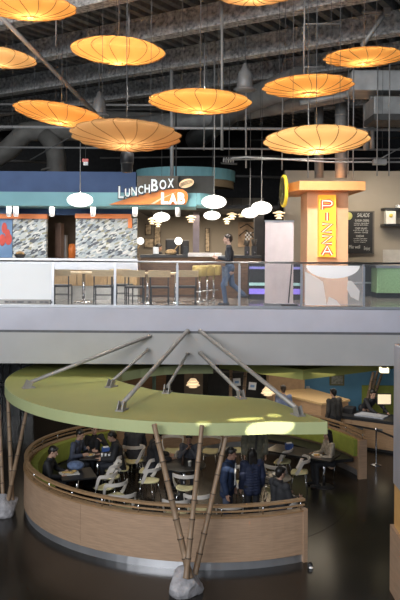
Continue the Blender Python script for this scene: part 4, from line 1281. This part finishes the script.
# chalkboard
t = thing('chalkboard', 'black chalkboard menu headed SALADS on the beige wall', 'menu board', tuple(at(360, 253, 21.9)))
MB().slab(338, 211, 374.5, 254, 21.92, .06).build('frame', mat('board_frame', (.12, .1, .085), .5), t)
MB().slab(338.5, 212.2, 372.8, 253, 21.9, .03).build('board', mat('slate', (.012, .012, .014), .6), t)
CH = mat('chalk', (.5, .5, .48), .8, var=.15, scale=30)
mb = MB()
def chalk(txt, x0_, x1_, y0_, y1_, sh_=0):
    a, b = at(x0_, y1_, 21.9), at(x1_, y0_, 21.9)
    mb.text(txt, a.x, b.x, a.z, b.z, 21.898, .004, .0, sh_)
chalk('SALADS', 357, 369, 213.2, 217, .02)
for (txt, a, b, ya, yb) in (('GARDEN GREENS', 355, 369, 219.5, 221.6), ('tomato cucumber', 354, 369, 222.4, 223.8), ('carrot and onion', 354, 368, 224.2, 225.6), ('CHEF SALAD', 355, 367, 227.4, 229.4), ('ham turkey egg', 353.5, 368, 230, 231.3), ('cheddar cheese', 354, 368, 231.8, 233), ('CAESAR', 356, 364, 235, 237), ('romaine parmesan', 353.5, 367, 238, 239.4), ('crouton dressing', 353.5, 367, 239.8, 241), ('lemon pepper', 354, 366, 241.5, 242.7), ('Mix well', 349, 360, 245, 248.5), ('Enjoy', 364, 370, 246.5, 251)):
    chalk(txt, a, b, ya, yb)
mb.build('chalk_writing', CH, t)
c = at(348.5, 216, 21.9)
MB().lathe([(0, 0), (.12, 0), (.12, .006), (0, .006)], c, 20, Matrix.Rotation(PI / 2, 4, 'X')).build('yellow_drawing', mat('chalk_yellow', (.6, .6, .2), .8), t)
# shelf and box
t = thing('wall_shelf', 'dark wall shelf holding white boxes on the beige wall', 'shelf', tuple(at(395, 226, 21.6)))
MB().slab(384.5, 224, 430, 226.2, 21.5, .5).build('board', BLACK, t)
MB().slab(385, 208, 430, 210, 21.5, .5).build('board', BLACK, t)
o = MB().slab(386, 211, 396, 223.9, 21.45, .25).build('menu_box', mat('cream_box', (.72, .7, .64), .5), bevel=.01); tag(o, 'white box with a yellow round mark on the shelf', 'box')
c = at(391, 215.5, 21.44)
MB().lathe([(0, 0), (.06, 0), (.06, .004), (0, .004)], c, 16, Matrix.Rotation(PI / 2, 4, 'X')).build('yellow_mark', mat('chalk_yellow2', (.75, .55, .1), .6), o, world=True)
o = MB().slab(398, 205, 430, 208, 21.5, .3).build('menu_box', WHITE); tag(o, 'low white box on top of the upper shelf', 'box')
# right-hand counters
t = thing('tiled_counter', 'green tiled counter with glazed screen beyond the pizza kiosk', 'counter', (gx(392, 20.5), 20.5, DZ))
MB().slab(377, 268, 440, 293, 20.3, .9).build('tiled_front', mat('green_tile', (.33, .55, .30), .3, var=.12, scale=20), t)
MB().slab(376, 266, 440, 268, 20.25, 1).build('worktop', STEEL, t)
MB().slab(376, 293, 440, 301, 20.5, .6).build('plinth', BLACK, t)
MB().slab(383, 250, 440, 266, 20.35, .03).build('screen', mat('cream_glazed', (.55, .5, .42), .25, var=.1, scale=6), t)
t = thing('back_counter', 'black back counter under the chalkboard', 'counter', (gx(362, 21), 21.0, DZ))
MB().slab(347, 266, 378, 301, 21.0, .6).build('body', BLACK, t)
MB().slab(346.5, 264, 378, 266, 20.95, .7).build('worktop', mat('dark_stone', (.05, .05, .05), .3), t)
MB().slab(352, 282, 376, 283.5, 20.97, .03).build('trim', STEEL, t)

# the big restaurant sign
t = thing('restaurant_sign', 'restaurant name sign with orange swoosh and burger mark on the teal band', 'sign', tuple(at(155, 205, 18.8)))
def spoly(pts, Y): return [(at(x, y, Y).x, at(x, y, Y).z) for x, y in pts]
sw = [(109, 204.5)] + [(109 + 70 * f, 204.5 - 15.5 * math.sin(f * PI / 2)) for f in [k / 10 for k in range(1, 11)]] + [(183, 189.6), (186.5, 192), (188, 196), (187.5, 200), (185.5, 204.5)]
MB().plate(spoly(sw[::-1], 18.8), 18.8, .14).build('swoosh', mat('sign_orange', (.75, .23, .03), .45, var=.12, scale=2), t)
mb = MB(); mb.plate(spoly([(150, 204.2), (160, 198.5), (176, 192), (161, 199.5), (154, 204.2)], 18.78), 18.78, .02); mb.build('swoosh_line', mat('sign_cream', (.75, .55, .35), .5), t)
mbk, mbl = MB(), MB()
# caps letters climbing to the right, first letters of each word taller
lx = 118.5
for ch, w, h in (('L', 6.2, 12), ('U', 6, 8.2), ('N', 6.6, 8.2), ('C', 6, 8.2), ('H', 6.4, 8.2), ('B', 8, 12), ('O', 8, 9.6), ('X', 7, 9)):
    base = 198.3 - (lx - 118.5) * .215
    a, b = at(lx, base, 18.72), at(lx + w * .86, base - h, 18.72)
    mbk.text(ch, a.x - .02, b.x + .03, a.z - .025, b.z + .02, 18.8, .09, .035)
    mbl.text(ch, a.x, b.x, a.z, b.z, 18.71, .02, .022)
    lx += w + .3
mbk.build('letter_returns', mat('letter_black', (.03, .035, .04), .5), t)
mbl.build('upper_letters', mat('letter_grey', (.55, .6, .6), .4, var=.05, emit=(.6, .68, .7), estr=.12), t)
mb = MB(); lx = 161
for ch, w in (('L', 7.4), ('A', 8.6), ('B', 7.4)):
    a, b = at(lx, 204.2, 18.7), at(lx + w, 192.6 + (1.2 if ch == 'A' else 0), 18.7)
    mb.text(ch, a.x, b.x, a.z, b.z, 18.74, .05, .05); lx += w + .3
mb.build('lower_letters', mat('letter_white', (.85, .85, .82), .4, emit=(1, 1, 1), estr=.25), t)
c = at(186.5, 183.2, 18.75); k = 18.75 / FPX
MB().plate([(c.x + (7.6 * math.cos(a) * math.cos(.28) - 4.2 * math.sin(a) * math.sin(.28)) * k, c.z + (7.6 * math.cos(a) * math.sin(.28) + 4.2 * math.sin(a) * math.cos(.28)) * k) for a in [2 * PI * i / 24 for i in range(24)]], 18.75, .1).build('burger_emblem', mat('emblem_cream', (.85, .58, .33), .5), t)
mb = MB()
for off in (-1.1, .2, 1.5):
    mb.tube([at(186.5 - 6.2, 183.2 + 2 + off, 18.74), at(186.5 - 2, 183.2 - .2 + off, 18.74), at(186.5 + 2, 183 - 1.2 + off, 18.74), at(186.5 + 6, 183 - 2 + off, 18.74)], .007, 6)
mb.build('emblem_lines', mat('emblem_dark', (.1, .07, .04), .5), t)
MB().slab(137, 176, 178, 193.5, 19.1, .2).build('backing_panel', mat('bronze_panel', (.09, .075, .055), .45, .3), t)
MB().slab(178, 176, 214, 193.5, 19.3, .2).build('backing_panel', mat('dark_olive_panel', (.035, .035, .03), .6), t)

# lamps on the deck: glowing ovals
OPAL = mat('opal_glass', (.9, .9, .88), .3, emit=(1, .95, .85), estr=1.5)
def oval(px, py, w, h, Y, lab, top=None):
    c = at(px, py, Y); k = Y / FPX
    t = thing('oval_pendant', lab, 'lamp', tuple(c), group='white oval pendant lamps')
    mb = MB(); mb.ell(c, w / 2 * k, w / 2 * k, h / 2 * k, 24, 12); mb.build('globe', OPAL, t)
    tz = at(px, top, Y).z if top else 11
    MB().tube([(c.x, c.y, tz - .02), (c.x, c.y, ZB + .2)], .006, 5).build('wire', WIRE, t)
    MB().tube([c + Vector((0, 0, h / 2 * k - .01)), (c.x, c.y, tz)], .012, 6).build('stem', PIPE, t)
    MB().lathe([(.04, 0), (.03, .05), (.012, .06)], c + Vector((0, 0, h / 2 * k - .012)), 12).build('cap', CHROME, t)
oval(80, 200, 26, 14, 17.6, 'white oval lamp on a pole in front of the teal band', 143)
oval(214, 202, 25, 13.5, 17.8, 'biggest white oval lamp in front of the restaurant opening', 40)
oval(212, 215.5, 17, 9, 20.5, 'smaller white oval lamp just below the biggest one', 207)
oval(250, 213, 17, 10, 18.8, 'white oval lamp tucked behind its neighbour by the pillar', 168)
oval(261.5, 208, 21, 13, 18.0, 'white oval lamp beside the roller banner', 150)
oval(161.5, 217, 17, 9.5, 20.7, 'white oval lamp under the end of the sign', 207)
for px, py, r, Y, lab in ((140.5, 241, 3.6, 20.35, 'round globe table lamp at the edge of the wide mosaic'), (178.5, 241, 3.9, 20.35, 'round globe table lamp on a bent arm over the bread basket')):
    c = at(px, py, Y); k = Y / FPX
    t = thing('globe_lamp', lab, 'lamp', (c.x, c.y, zc2 - .06), group='round globe lamps on the bar')
    mb = MB(); mb.ell(c, r * k, r * k, r * k, 18, 12); mb.build('globe', OPAL, t)
    MB().tube([c - Vector((0, 0, r * k)), (c.x - .1, c.y, zc2 + .1), (c.x - .12, c.y, zc2 - .05)], .012, 6).build('arm', WOODWARM, t)
    MB().lathe([(.08, 0), (.08, .02), (0, .03)], (c.x - .12, c.y, zc2 - .06), 14).build('base', BLACK, t)
def layered_small(px, py, Y, r, lab):
    c = at(px, py, Y)
    t = thing('layered_lamp', lab, 'lamp', tuple(c), group='small layered lamps in the restaurant')
    for rr, z in ((1, .06), (.75, -.02), (.5, -.09)):
        MB().lathe([(r * .2, z + .05), (r * rr, z), (r * rr, z - .015), (r * .2, z + .02)], c, 18).build('shade', mat('warm_layers', (.8, .7, .5), .5, emit=(1, .75, .45), estr=.8), t)
    MB().tube([c, c + Vector((0, 0, .5))], .01, 6).build('stem', BLACK, t)
for px, py, Y, r, lab in ((191, 219, 22, .16, 'layered lamp over the top of the mauve column'), (232, 216, 22, .16, 'layered lamp nearest above the server'), (227, 221, 24, .14, 'layered lamp second in the line above the server'), (241, 214, 24, .15, 'layered lamp by the mural corner'), (152, 221, 23, .14, 'layered lamp just below the oval lamp by the sign'), (158, 224, 24.5, .14, 'layered lamp above the dark haired person'), (279, 215, 19.2, .17, 'layered lamp above the roller banner')):
    layered_small(px, py, Y, r, lab)
# cans below the teal band
for px, lab in ((9, 'white spotlight can over the red mural'), (16, 'white spotlight can at the start of the narrow mosaic'), (52, 'white spotlight can by the kitchen doorway'), (93, 'white spotlight can behind the oval lamp on a pole'), (135, 'white spotlight can at the end of the orange strip'), (178, 'white spotlight can below the orange swoosh of the sign')):
    c = at(px, 211, 19.2)
    t = thing('spotlight_can', lab, 'lamp', (c.x, c.y, c.z - .14), group='white cans under the teal band')
    MB().lathe([(.055, -.14), (.07, -.13), (.07, .16), (0, .16)], c, 16).build('can', mat('can_white', (.62, .62, .62), .5), t)
    MB().lathe([(0, -.136), (.05, -.137), (.05, -.145), (0, -.145)], c, 14).build('lens', OPAL, t)

# ------------------------------------------------------------------ roof space: saucer lamps
SH = {}
def shade_set(k, colr, em, es): SH[k] = shade_mat('lamp_fabric_%s' % k, colr, em, es)
shade_set('a', (.93, .56, .21), (1, .48, .12), .03)
shade_set('b', (.92, .66, .36), (1, .62, .28), .03)
shade_set('c', (.66, .45, .25), (1, .58, .26), .02)
RIB = mat('lamp_ribs', (.34, .18, .06), .7)
def saucer(px, py, wpx, hpx, D, kind, tilt, lab, power, seedrot=0, ztop=11.3):
    Y = FPX * D / wpx
    c = at(px, py, Y)
    a = D / 2
    e = math.atan2(HORIZON - py, FPX)
    hh = hpx / wpx * a
    cc = math.sqrt(max((hh ** 2 - (a * math.sin(e)) ** 2), (.14 * a) ** 2)) / math.cos(e)
    cc = min(cc, .3 * a)
    t = thing('saucer_lamp', lab, 'lamp', tuple(c), 0, 'pleated amber saucer lamps')
    G, sub = 16, 6
    mb = MB(); mb.smooth = True
    rot = Matrix.Rotation(R(tilt[0]), 3, 'Y') @ Matrix.Rotation(R(tilt[1]), 3, 'X') @ Matrix.Rotation(seedrot, 3, 'Z')
    def pt(ang, f, low, out=0):
        g = (ang / (2 * PI) * G) % 1
        sc_ = math.sin(PI * g)
        rr = a * f * (1 - .055 * sc_ * f ** 3 * (1 if True else 0) + .012)
        prof = (1 - f ** 2.2) ** .62
        z = prof * cc * (1 + .07 * sc_ * f) + out
        if low:
            z = -z
            z += .30 * cc * math.exp(-(f / .10) ** 2)     # pinched in round the hub
            sw_ = ang + .28 * (1 - f)
        else: sw_ = ang + .28 * (1 - f)
        return rot @ Vector((rr * math.cos(sw_), rr * math.sin(sw_), z))
    FS = [0.0, .04, .1, .2, .35, .5, .65, .78, .88, .95, .985, 1.0]
    N = G * sub
    for low in (True, False):
        o0 = len(mb.v)
        for f in FS:
            for k in range(N): mb.v.append(pt(2 * PI * k / N, max(f, .002), low))
        for i in range(len(FS) - 1):
            for k in range(N):
                q = [o0 + i * N + k, o0 + i * N + (k + 1) % N, o0 + (i + 1) * N + (k + 1) % N, o0 + (i + 1) * N + k]
                mb.face(q if low is False else q[::-1])
    mb.mi = 1
    for g in range(G):
        for low in (True, False):
            mb.tube([pt(2 * PI * g / G, max(f, .03), low, .003) for f in FS[1:]], .006, 5)
    mb.build('shade', [SH[kind], RIB], t, world=False)
    mb = MB(); mb.ell(rot @ Vector((0, 0, -cc * .74)), .045, .045, .03, 12, 6); mb.build('hub', RIB, t, world=False)
    tp_ = rot @ Vector((0, 0, cc))
    MB().tube([tp_, (tp_.x, tp_.y, ztop - c.z)], .006, 5).build('wire', WIRE, t, world=False)
    for an in (.9, 4.0):
        q = rot @ Vector((a * .5 * math.cos(an), a * .5 * math.sin(an), cc * .8))
        MB().tube([q, (q.x, q.y, ztop - c.z)], .0035, 4).build('wire', WIRE, t, world=False)
    l = bpy.data.lights.new('saucer_bulb', 'POINT'); l.energy = power * .75; l.color = (1, .78, .5); l.shadow_soft_size = .06
    lo = bpy.data.objects.new('saucer_bulb', l); COL.objects.link(lo); lo.parent = t; lo.location = (0, 0, -cc * .4)

LP = [(30, 8, 92, 34, 1.5, 'a', (0, 6), 'amber saucer lamp cut by the top edge above the steel brace', 26),
      (-6, 57, 84, 27, 1.6, 'b', (5, 4), 'amber saucer lamp cut off by the left edge of the photo', 22),
      (118, 51, 94, 35, 1.6, 'a', (3, 8), 'amber saucer lamp seen most from below, hub in full view', 28),
      (60.5, 115, 93, 23, 1.7, 'a', (8, -2), 'tilted amber saucer lamp above the dark round duct', 24),
      (200, 102, 103, 28, 1.6, 'a', (1, 2), 'amber saucer lamp in front of the long pale duct', 28),
      (126, 136, 111, 25, 1.6, 'c', (1, -6), 'brownish saucer lamp lowest over the restaurant sign', 16),
      (308, 86.5, 91, 24, 1.5, 'a', (-2, 0), 'amber saucer lamp hung under the square pipe bracket', 26),
      (316.5, 140.5, 105, 26, 1.5, 'b', (-1, -4), 'pale saucer lamp lowest over the pizza kiosk', 24),
      (364, 57.5, 80, 23, 1.4, 'a', (-1, 2), 'deep amber saucer lamp in front of the white air handler', 26),
      (254, -10, 90, 24, 1.3, 'b', (0, 0), 'saucer lamp whose underside just shows at the top edge', 20)]
for i, q in enumerate(LP): saucer(*q, seedrot=i * .37)

# ------------------------------------------------------------------ roof space: pipes, ducts, poles
def pipe(name, lab, cat, pts, r, m=PIPE, group=None, n=10):
    o = MB().tube(pts, r, n).build(name, m); tag(o, lab, cat, group); return o
pipe('sprinkler_pipe', 'upper straight grey sprinkler pipe spanning the whole hall', 'pipe', [at(-40, 104, 21), at(60, 108, 21), at(440, 116, 21)][:1] + [at(440, 107, 21)], .035, group='long sprinkler pipes')
pipe('sprinkler_pipe', 'pale grey sprinkler pipe crossing just below the long pale duct', 'pipe', [at(-40, 126.5, 19.5), at(440, 130, 19.5)], .04, mat('pale_pipe', (.42, .41, .4), .5, .3), 'long sprinkler pipes')
pipe('sprinkler_pipe', 'thin lower sprinkler pipe passing behind the lowest saucer lamps', 'pipe', [at(-40, 147, 20), at(440, 150, 20)], .028, group='long sprinkler pipes')
pipe('conduit', 'thin conduit bending beside the track lights', 'pipe', [at(232, 158, 18.6), at(246, 157, 18.6), at(330, 162, 18.6), at(420, 162, 18.6)], .025, MATS['pale_pipe'])
pipe('conduit', 'thin conduit pair running above the pizza kiosk roof', 'pipe', [at(225, 159.5, 18.9), at(420, 158, 18.9)], .022)
pipe('steel_brace', 'grey diagonal steel brace below the topmost saucer lamps', 'brace', [at(6, 22, 13.2) + (at(6, 22, 13.2) - at(96, 114, 14.6)) * .6, at(96, 114, 14.6)], .045, GREYMET)
pipe('hanger_pole', 'tall thick grey pole dropping past the long pale duct', 'pole', [at(222, -30, 14.5), at(222, 90, 14.5), at(222, 150, 14.5)], .03, GREYMET, 'hanger poles')
pipe('hanger_pole', 'pale pole standing behind the restaurant sign lettering', 'pole', [at(171.5, 70, 19.4), at(172, 196, 19.4)], .05, MATS['pale_pipe'], 'hanger poles')
pipe('hanger_pole', 'thin pole right beside the pale pole at the sign', 'pole', [at(176, 110, 19.6), at(176, 186, 19.6)], .02, DARKPIPE, 'hanger poles')
pipe('hanger_pole', 'thin pole above the biggest oval lamp', 'pole', [at(214.5, 60, 17.85), at(214.5, 140, 17.85)], .022, PIPE, 'hanger poles')
pipe('hanger_pole', 'thin pole between the track lights and the round sign', 'pole', [at(246, 60, 19), at(246, 168, 19)], .024, PIPE, 'hanger poles')
for px, y0_, y1_, Y, lab in ((304, 48, 100, 13.4, 'thin drop pole holding the square pipe bracket'), (282, 66, 170, 19, 'thin drop pole by the round yellow sign'), (353, 80, 180, 18, 'thin drop pole behind the pale lowest saucer lamp'), (377, 80, 176, 18, 'thin drop pole under the white air handler'), (348, 95, 175, 18.6, 'thin drop pole beside the upright ducts'), (56, 20, 46, 14, 'short drop pole by the steel brace'), (129, 0, 40, 15, 'thin drop pole above the hub lamp'), (204, 92, 150, 17, 'thin drop pole under the middle saucer lamp'), (308, 100, 178, 17.5, 'thin drop pole between two saucer lamps over the kiosk'), (389, 60, 176, 17, 'thin drop pole nearest the beige wall corner')):
    q0 = at(px, y1_, Y); pipe('drop_pole', lab, 'pole', [(q0.x, Y, ZB + .2), q0], .016, PIPE, 'thin drop poles', 8)
t = thing('pipe_bracket', 'square grey pipe bracket above the amber lamp', 'bracket', tuple(at(322, 24, 13.4)))
MB().tube([at(304, 66, 13.4), at(304, 24, 13.4), at(340, 24, 13.4)], .022, 8).build('frame', PIPE, t)
MB().tube([at(304, 66, 13.4), at(304, 67, 13.4), at(325, 67, 13.4)], .018, 8).build('arm', PIPE, t)
t = thing('ceiling_strut', 'slanted grey strut with clamp near the roof corner', 'strut', tuple(at(362, 12, 15)))
MB().tube([at(362, 46, 15), at(386, 12, 15)], .05, 8).build('diagonal', GREYMET, t)
MB().tube([at(362, 12, 15), at(388, 12, 15)], .045, 8).build('crossbar', GREYMET, t)
MB().box(at(386.5, 12, 14.95), (.14, .14, .14)).build('clamp', GREYMET, t)
# ducts
def duct(lab, pts, r, m, n=18, ring=None):
    t = thing('duct', lab, 'duct', tuple(pts[0]), 0, 'air ducts in the roof space')
    MB().tube(pts, r, n).build('pipe', m, t)
    if ring:
        for f in ring:
            tot = (Vector(pts[-1]) - Vector(pts[0])); p = Vector(pts[0]) + tot * f; d = tot.normalized()
            MB().tube([p - d * .03, p + d * .03], r * 1.07, n).build('flange', m, t)
duct('dark round duct rising out of the blue bulkhead', [at(56.5, 205, 22.2), at(56.5, 158, 22.2), at(54, 145, 22.2), at(46, 134, 22.3)], .3, DUCTDARK, ring=(.2, .5))
duct('dark round duct sweeping up from the edge to the tilted saucer lamp', [at(-30, 172, 22.5), at(8, 150, 22.5), at(26, 132, 22.5), at(48, 130, 22.4), at(105, 130, 22.2)], .33, DUCTDARK)
duct('long pale duct slanting up through the middle of the roof space', [at(120, 126, 24), at(200, 119, 22.5), at(270, 107, 21), at(345, 92, 19.5)], .26, DUCT)
duct('grey duct running behind the brownish saucer lamp', [at(60, 118, 24.5), at(150, 115, 24.5), at(230, 122, 24.5)], .3, DUCTDARK)
duct('upright pale duct behind the pale lowest saucer lamp', [at(341, 88, 20.5), at(341, 178, 20.5)], .17, DUCT, ring=(.3, .6))
duct('upright grey duct next to the first upright duct', [at(319, 95, 20.8), at(319, 178, 20.8)], .13, mat('mid_duct', (.22, .22, .215), .5, .3))
duct('narrow upright duct between the kiosk poles', [at(366, 92, 20), at(366, 150, 20)], .08, DUCT)
duct('narrow upright duct close to the white air handler', [at(372, 92, 20.2), at(372, 150, 20.2)], .07, DUCT)
duct('bent pale pipe leading across to the upright ducts', [at(300, 103, 19.2), at(340, 96, 19.2), at(366, 91, 19.2), at(372, 96, 19.2), at(373, 108, 19.2)], .075, DUCT)
duct('broad grey duct climbing to the roof beside the pole', [at(195, 140, 24), at(240, 104, 21), at(300, 80, 18.5)], .36, mat('shade_duct', (.17, .168, .16), .7, .2, var=.2, scale=3))
t = thing('air_handler', 'white boxy air handler beside the upright ducts', 'air unit', tuple(at(385, 118, 20)))
MB().slab(374, 96, 412, 114, 18.2, 1.0).build('lower_casing', DUCT, t, bevel=.03)
MB().slab(352, 70, 415, 90, 18.4, 1.2).build('upper_casing', mat('white_duct', (.5, .5, .49), .5, .1, var=.15, scale=3), t, bevel=.04)
MB().slab(374, 114, 412, 120, 18.1, 1.1).build('drip_tray', DARKPIPE, t)
t = thing('junction_box', 'pale junction box on the conduits by the beige wall', 'box', tuple(at(381, 165, 18.4)))
MB().slab(374, 159, 387, 164.5, 18.3, .2).build('box', PIPE, t, bevel=.01)
MB().tube([at(380, 159, 18.4), at(400, 148, 18.4)], .015, 6).build('conduit', PIPE, t)
# hanging horn speakers / fans
def horn(px, py, Y, s_, m, lab):
    c = at(px, py, Y)
    t = thing('high_bay_fixture', lab, 'fixture', tuple(c), 0, 'hanging horn shaped fixtures')
    MB().lathe([(.2 * s_, -.3 * s_), (.22 * s_, -.26 * s_), (.2 * s_, -.05 * s_), (.17 * s_, .12 * s_), (.09 * s_, .22 * s_), (.04 * s_, .36 * s_), (0, .37 * s_)], c, 20).build('housing', m, t)
    MB().lathe([(.28 * s_, -.36 * s_), (.3 * s_, -.32 * s_), (.22 * s_, -.28 * s_), (.2 * s_, -.3 * s_)], c, 20).build('rim', m, t)
    MB().tube([c + Vector((0, 0, .36 * s_)), (c.x, c.y, 11.3)], .012, 6).build('stem', WIRE, t)
horn(245, 77, 16, .85, mat('fixture_grey', (.25, .245, .24), .5, .2), 'grey horn shaped fixture hanging against the roof beams')
horn(99, 104, 16.5, .8, MATS['fixture_grey'], 'grey horn shaped fixture hanging between two saucer lamps')
t = thing('loudspeaker', 'black loudspeaker hanging under the brownish saucer lamp', 'speaker', tuple(at(127, 172, 17)))
c = at(127, 160, 17)
MB().lathe([(.1, -.3), (.14, -.28), (.14, -.08), (.16, -.06), (.16, .14), (.1, .24), (.03, .27), (0, .27)], c, 20).build('housing', BLACK, t)
MB().tube([c + Vector((0, 0, .26)), (c.x, c.y, 11.3)], .01, 6).build('cable', WIRE, t)
MB().lathe([(.142, -.1), (.155, -.1), (.155, -.06), (.142, -.06)], c, 20).build('band', DARKPIPE, t)
# red and white alarm box
c = at(85.5, 160.5, 19)
t = thing('alarm_beacon', 'red and white alarm box hanging left of the black loudspeaker', 'alarm', tuple(c))
MB().box(c, (.16, .1, .08)).build('red_cover', mat('alarm_red', (.6, .05, .03), .4), t)
MB().box(c - Vector((-.01, 0, .085)), (.12, .1, .09)).build('white_body', WHITE, t)
MB().tube([c + Vector((0, 0, .04)), (c.x, c.y, 11.3)], .008, 6).build('stem', WIRE, t)
# track lights
t = thing('track_light', 'short row of small track lights beyond the biggest oval lamp', 'lamp', tuple(at(229, 163, 19)))
MB().tube([at(221, 163, 19), at(237, 164, 19)], .03, 6).build('track', DARKPIPE, t)
q0 = at(229, 163, 19); MB().tube([q0, (q0.x, 19, 11.3)], .01, 6).build('stem', WIRE, t)
for k in range(5):
    MB().tube([at(223.5 + k * 2.4, 162.5, 19), at(224 + k * 2.4, 157.5, 19)], .02, 8).build('lamp_head', MATS['pale_pipe'], t)
# cable trays and cross pipes in the dark zone
for i, (p0, p1, r, lab) in enumerate(((at(-30, 112, 26), at(210, 108, 23), .04, 'slanting dark pipe behind the two lowest saucer lamps'), (at(100, 158, 24), at(280, 156, 24), .03, 'dark pipe over the rounded teal canopy'), (at(-30, 160, 25), at(60, 162, 25), .06, 'dark pipe just above the blue bulkhead'),
        (at(18, 150, 24), at(60, 110, 24), .05, 'dark sloping pipe beside the round duct'), (at(250, 140, 25), at(400, 138, 25), .035, 'dark pipe behind the upright ducts'), (at(200, 175, 26), at(300, 178, 26), .05, 'dark pipe low behind the round sign'), (at(205, 140, 23), at(222, 108, 23), .03, 'slanting thin pipe by the tall pole'), (at(100, 120, 20), at(30, 160, 20), .02, 'thin slanting rod crossing the dark duct'))):
    pipe('cross_pipe', lab, 'pipe', [p0, p1], r, DARKPIPE, 'dark cross pipes')
# suspended wires
for i in range(16):
    px = 14 + i * 24.5 + random.uniform(-5, 5); Y = random.uniform(14, 22)
    y1_ = random.uniform(80, 165)
    q0 = at(px, y1_, Y); o = MB().tube([(q0.x, Y, ZB + .2), q0], .005, 4).build('hanger_wire', WIRE)
    tag(o, 'thin vertical hanger wire among the pipes of the roof space', 'wire', 'hanger wires')

# ------------------------------------------------------------------ interior lamps' light, and added fills over the deck
area('restaurant_ceiling_light', (gx(205, 23), 23.3, 6.75), (gx(205, 23), 23.3, DZ), 4, 4, 190, (1, .84, .66))
area('counter_ceiling_light', (gx(70, 19.6), 19.1, 6.8), (gx(70, 19.6), 18.7, 4.4), 6, .4, 75, (1, .9, .78))
area('deck_fill_light', (2.6, 14.8, 9.8), (2.7, 18.2, 6.0), .8, .4, 62, (1, .92, .82), 70)  # added fill without a visible fixture, brightens the orange pier and banner
area('deck_fill_light', (-.8, 16.9, 9.6), (-1.0, 18.0, 4.4), 2.0, .4, 80, (1, .95, .88), 80)  # added fill without a visible fixture, brightens deck floor and chairs
area('pizza_ceiling_light', (gx(370, 20.5), 20.2, 7.6), (gx(370, 21), 21.5, 5.4), 2.5, .5, 55, (1, .88, .7))
area('lower_ceiling_light', (3.6, 21.6, 2.45), (3.9, 22.6, 0), 3.5, 2.4, 46, (1, .92, .82))
area('lower_ceiling_light', (-2, 23.5, 2.95), (-2, 23.5, 0), 8, 2, 40, (1, .8, .58))
area('booth_canopy_light', (-1.6, 17.5, 2.4), (-1.6, 17.5, 0), 2.5, 1.5, 10, (1, .85, .65))
area('booth_canopy_light', (2.5, 18.6, 2.45), (2.5, 18.0, 0), 2, 1.5, 14, (1, .85, .65))
# sun patches on the canopy made by added narrow spots; no opening in the roof
spot('sun_patch_spot', PATCH_SPOT_POS, at(269, 429, 12.42), 26000, 3.2, .12, scale=(1, .34, 1))
spot('sun_patch_spot', PATCH_SPOT_POS, at(244, 421, 12.7), 42000, 2.6, .2, scale=(1, .16, 1))
spot('sun_patch_spot', PATCH_SPOT_POS, at(272, 417.5, 13.0), 30000, .8, .2, scale=(1, .5, 1))
spot('sun_patch_spot', PATCH_SPOT_POS, at(203, 423, 12.35), 16000, 1.0, .2, scale=(1, .5, 1))

# ------------------------------------------------------------------ finish the figures
dg = bpy.context.evaluated_depsgraph_get()
for o, paint in REMESH:
    me = bpy.data.meshes.new_from_object(o.evaluated_get(dg))
    for m in o.data.materials:
        if len(me.materials) < len(o.data.materials): me.materials.append(m)
    old = o.data
    o.modifiers.clear()
    o.data = me
    for f in me.polygons: f.material_index = 0; f.use_smooth = True
    if paint: paint(me)
    bpy.data.meshes.remove(old)
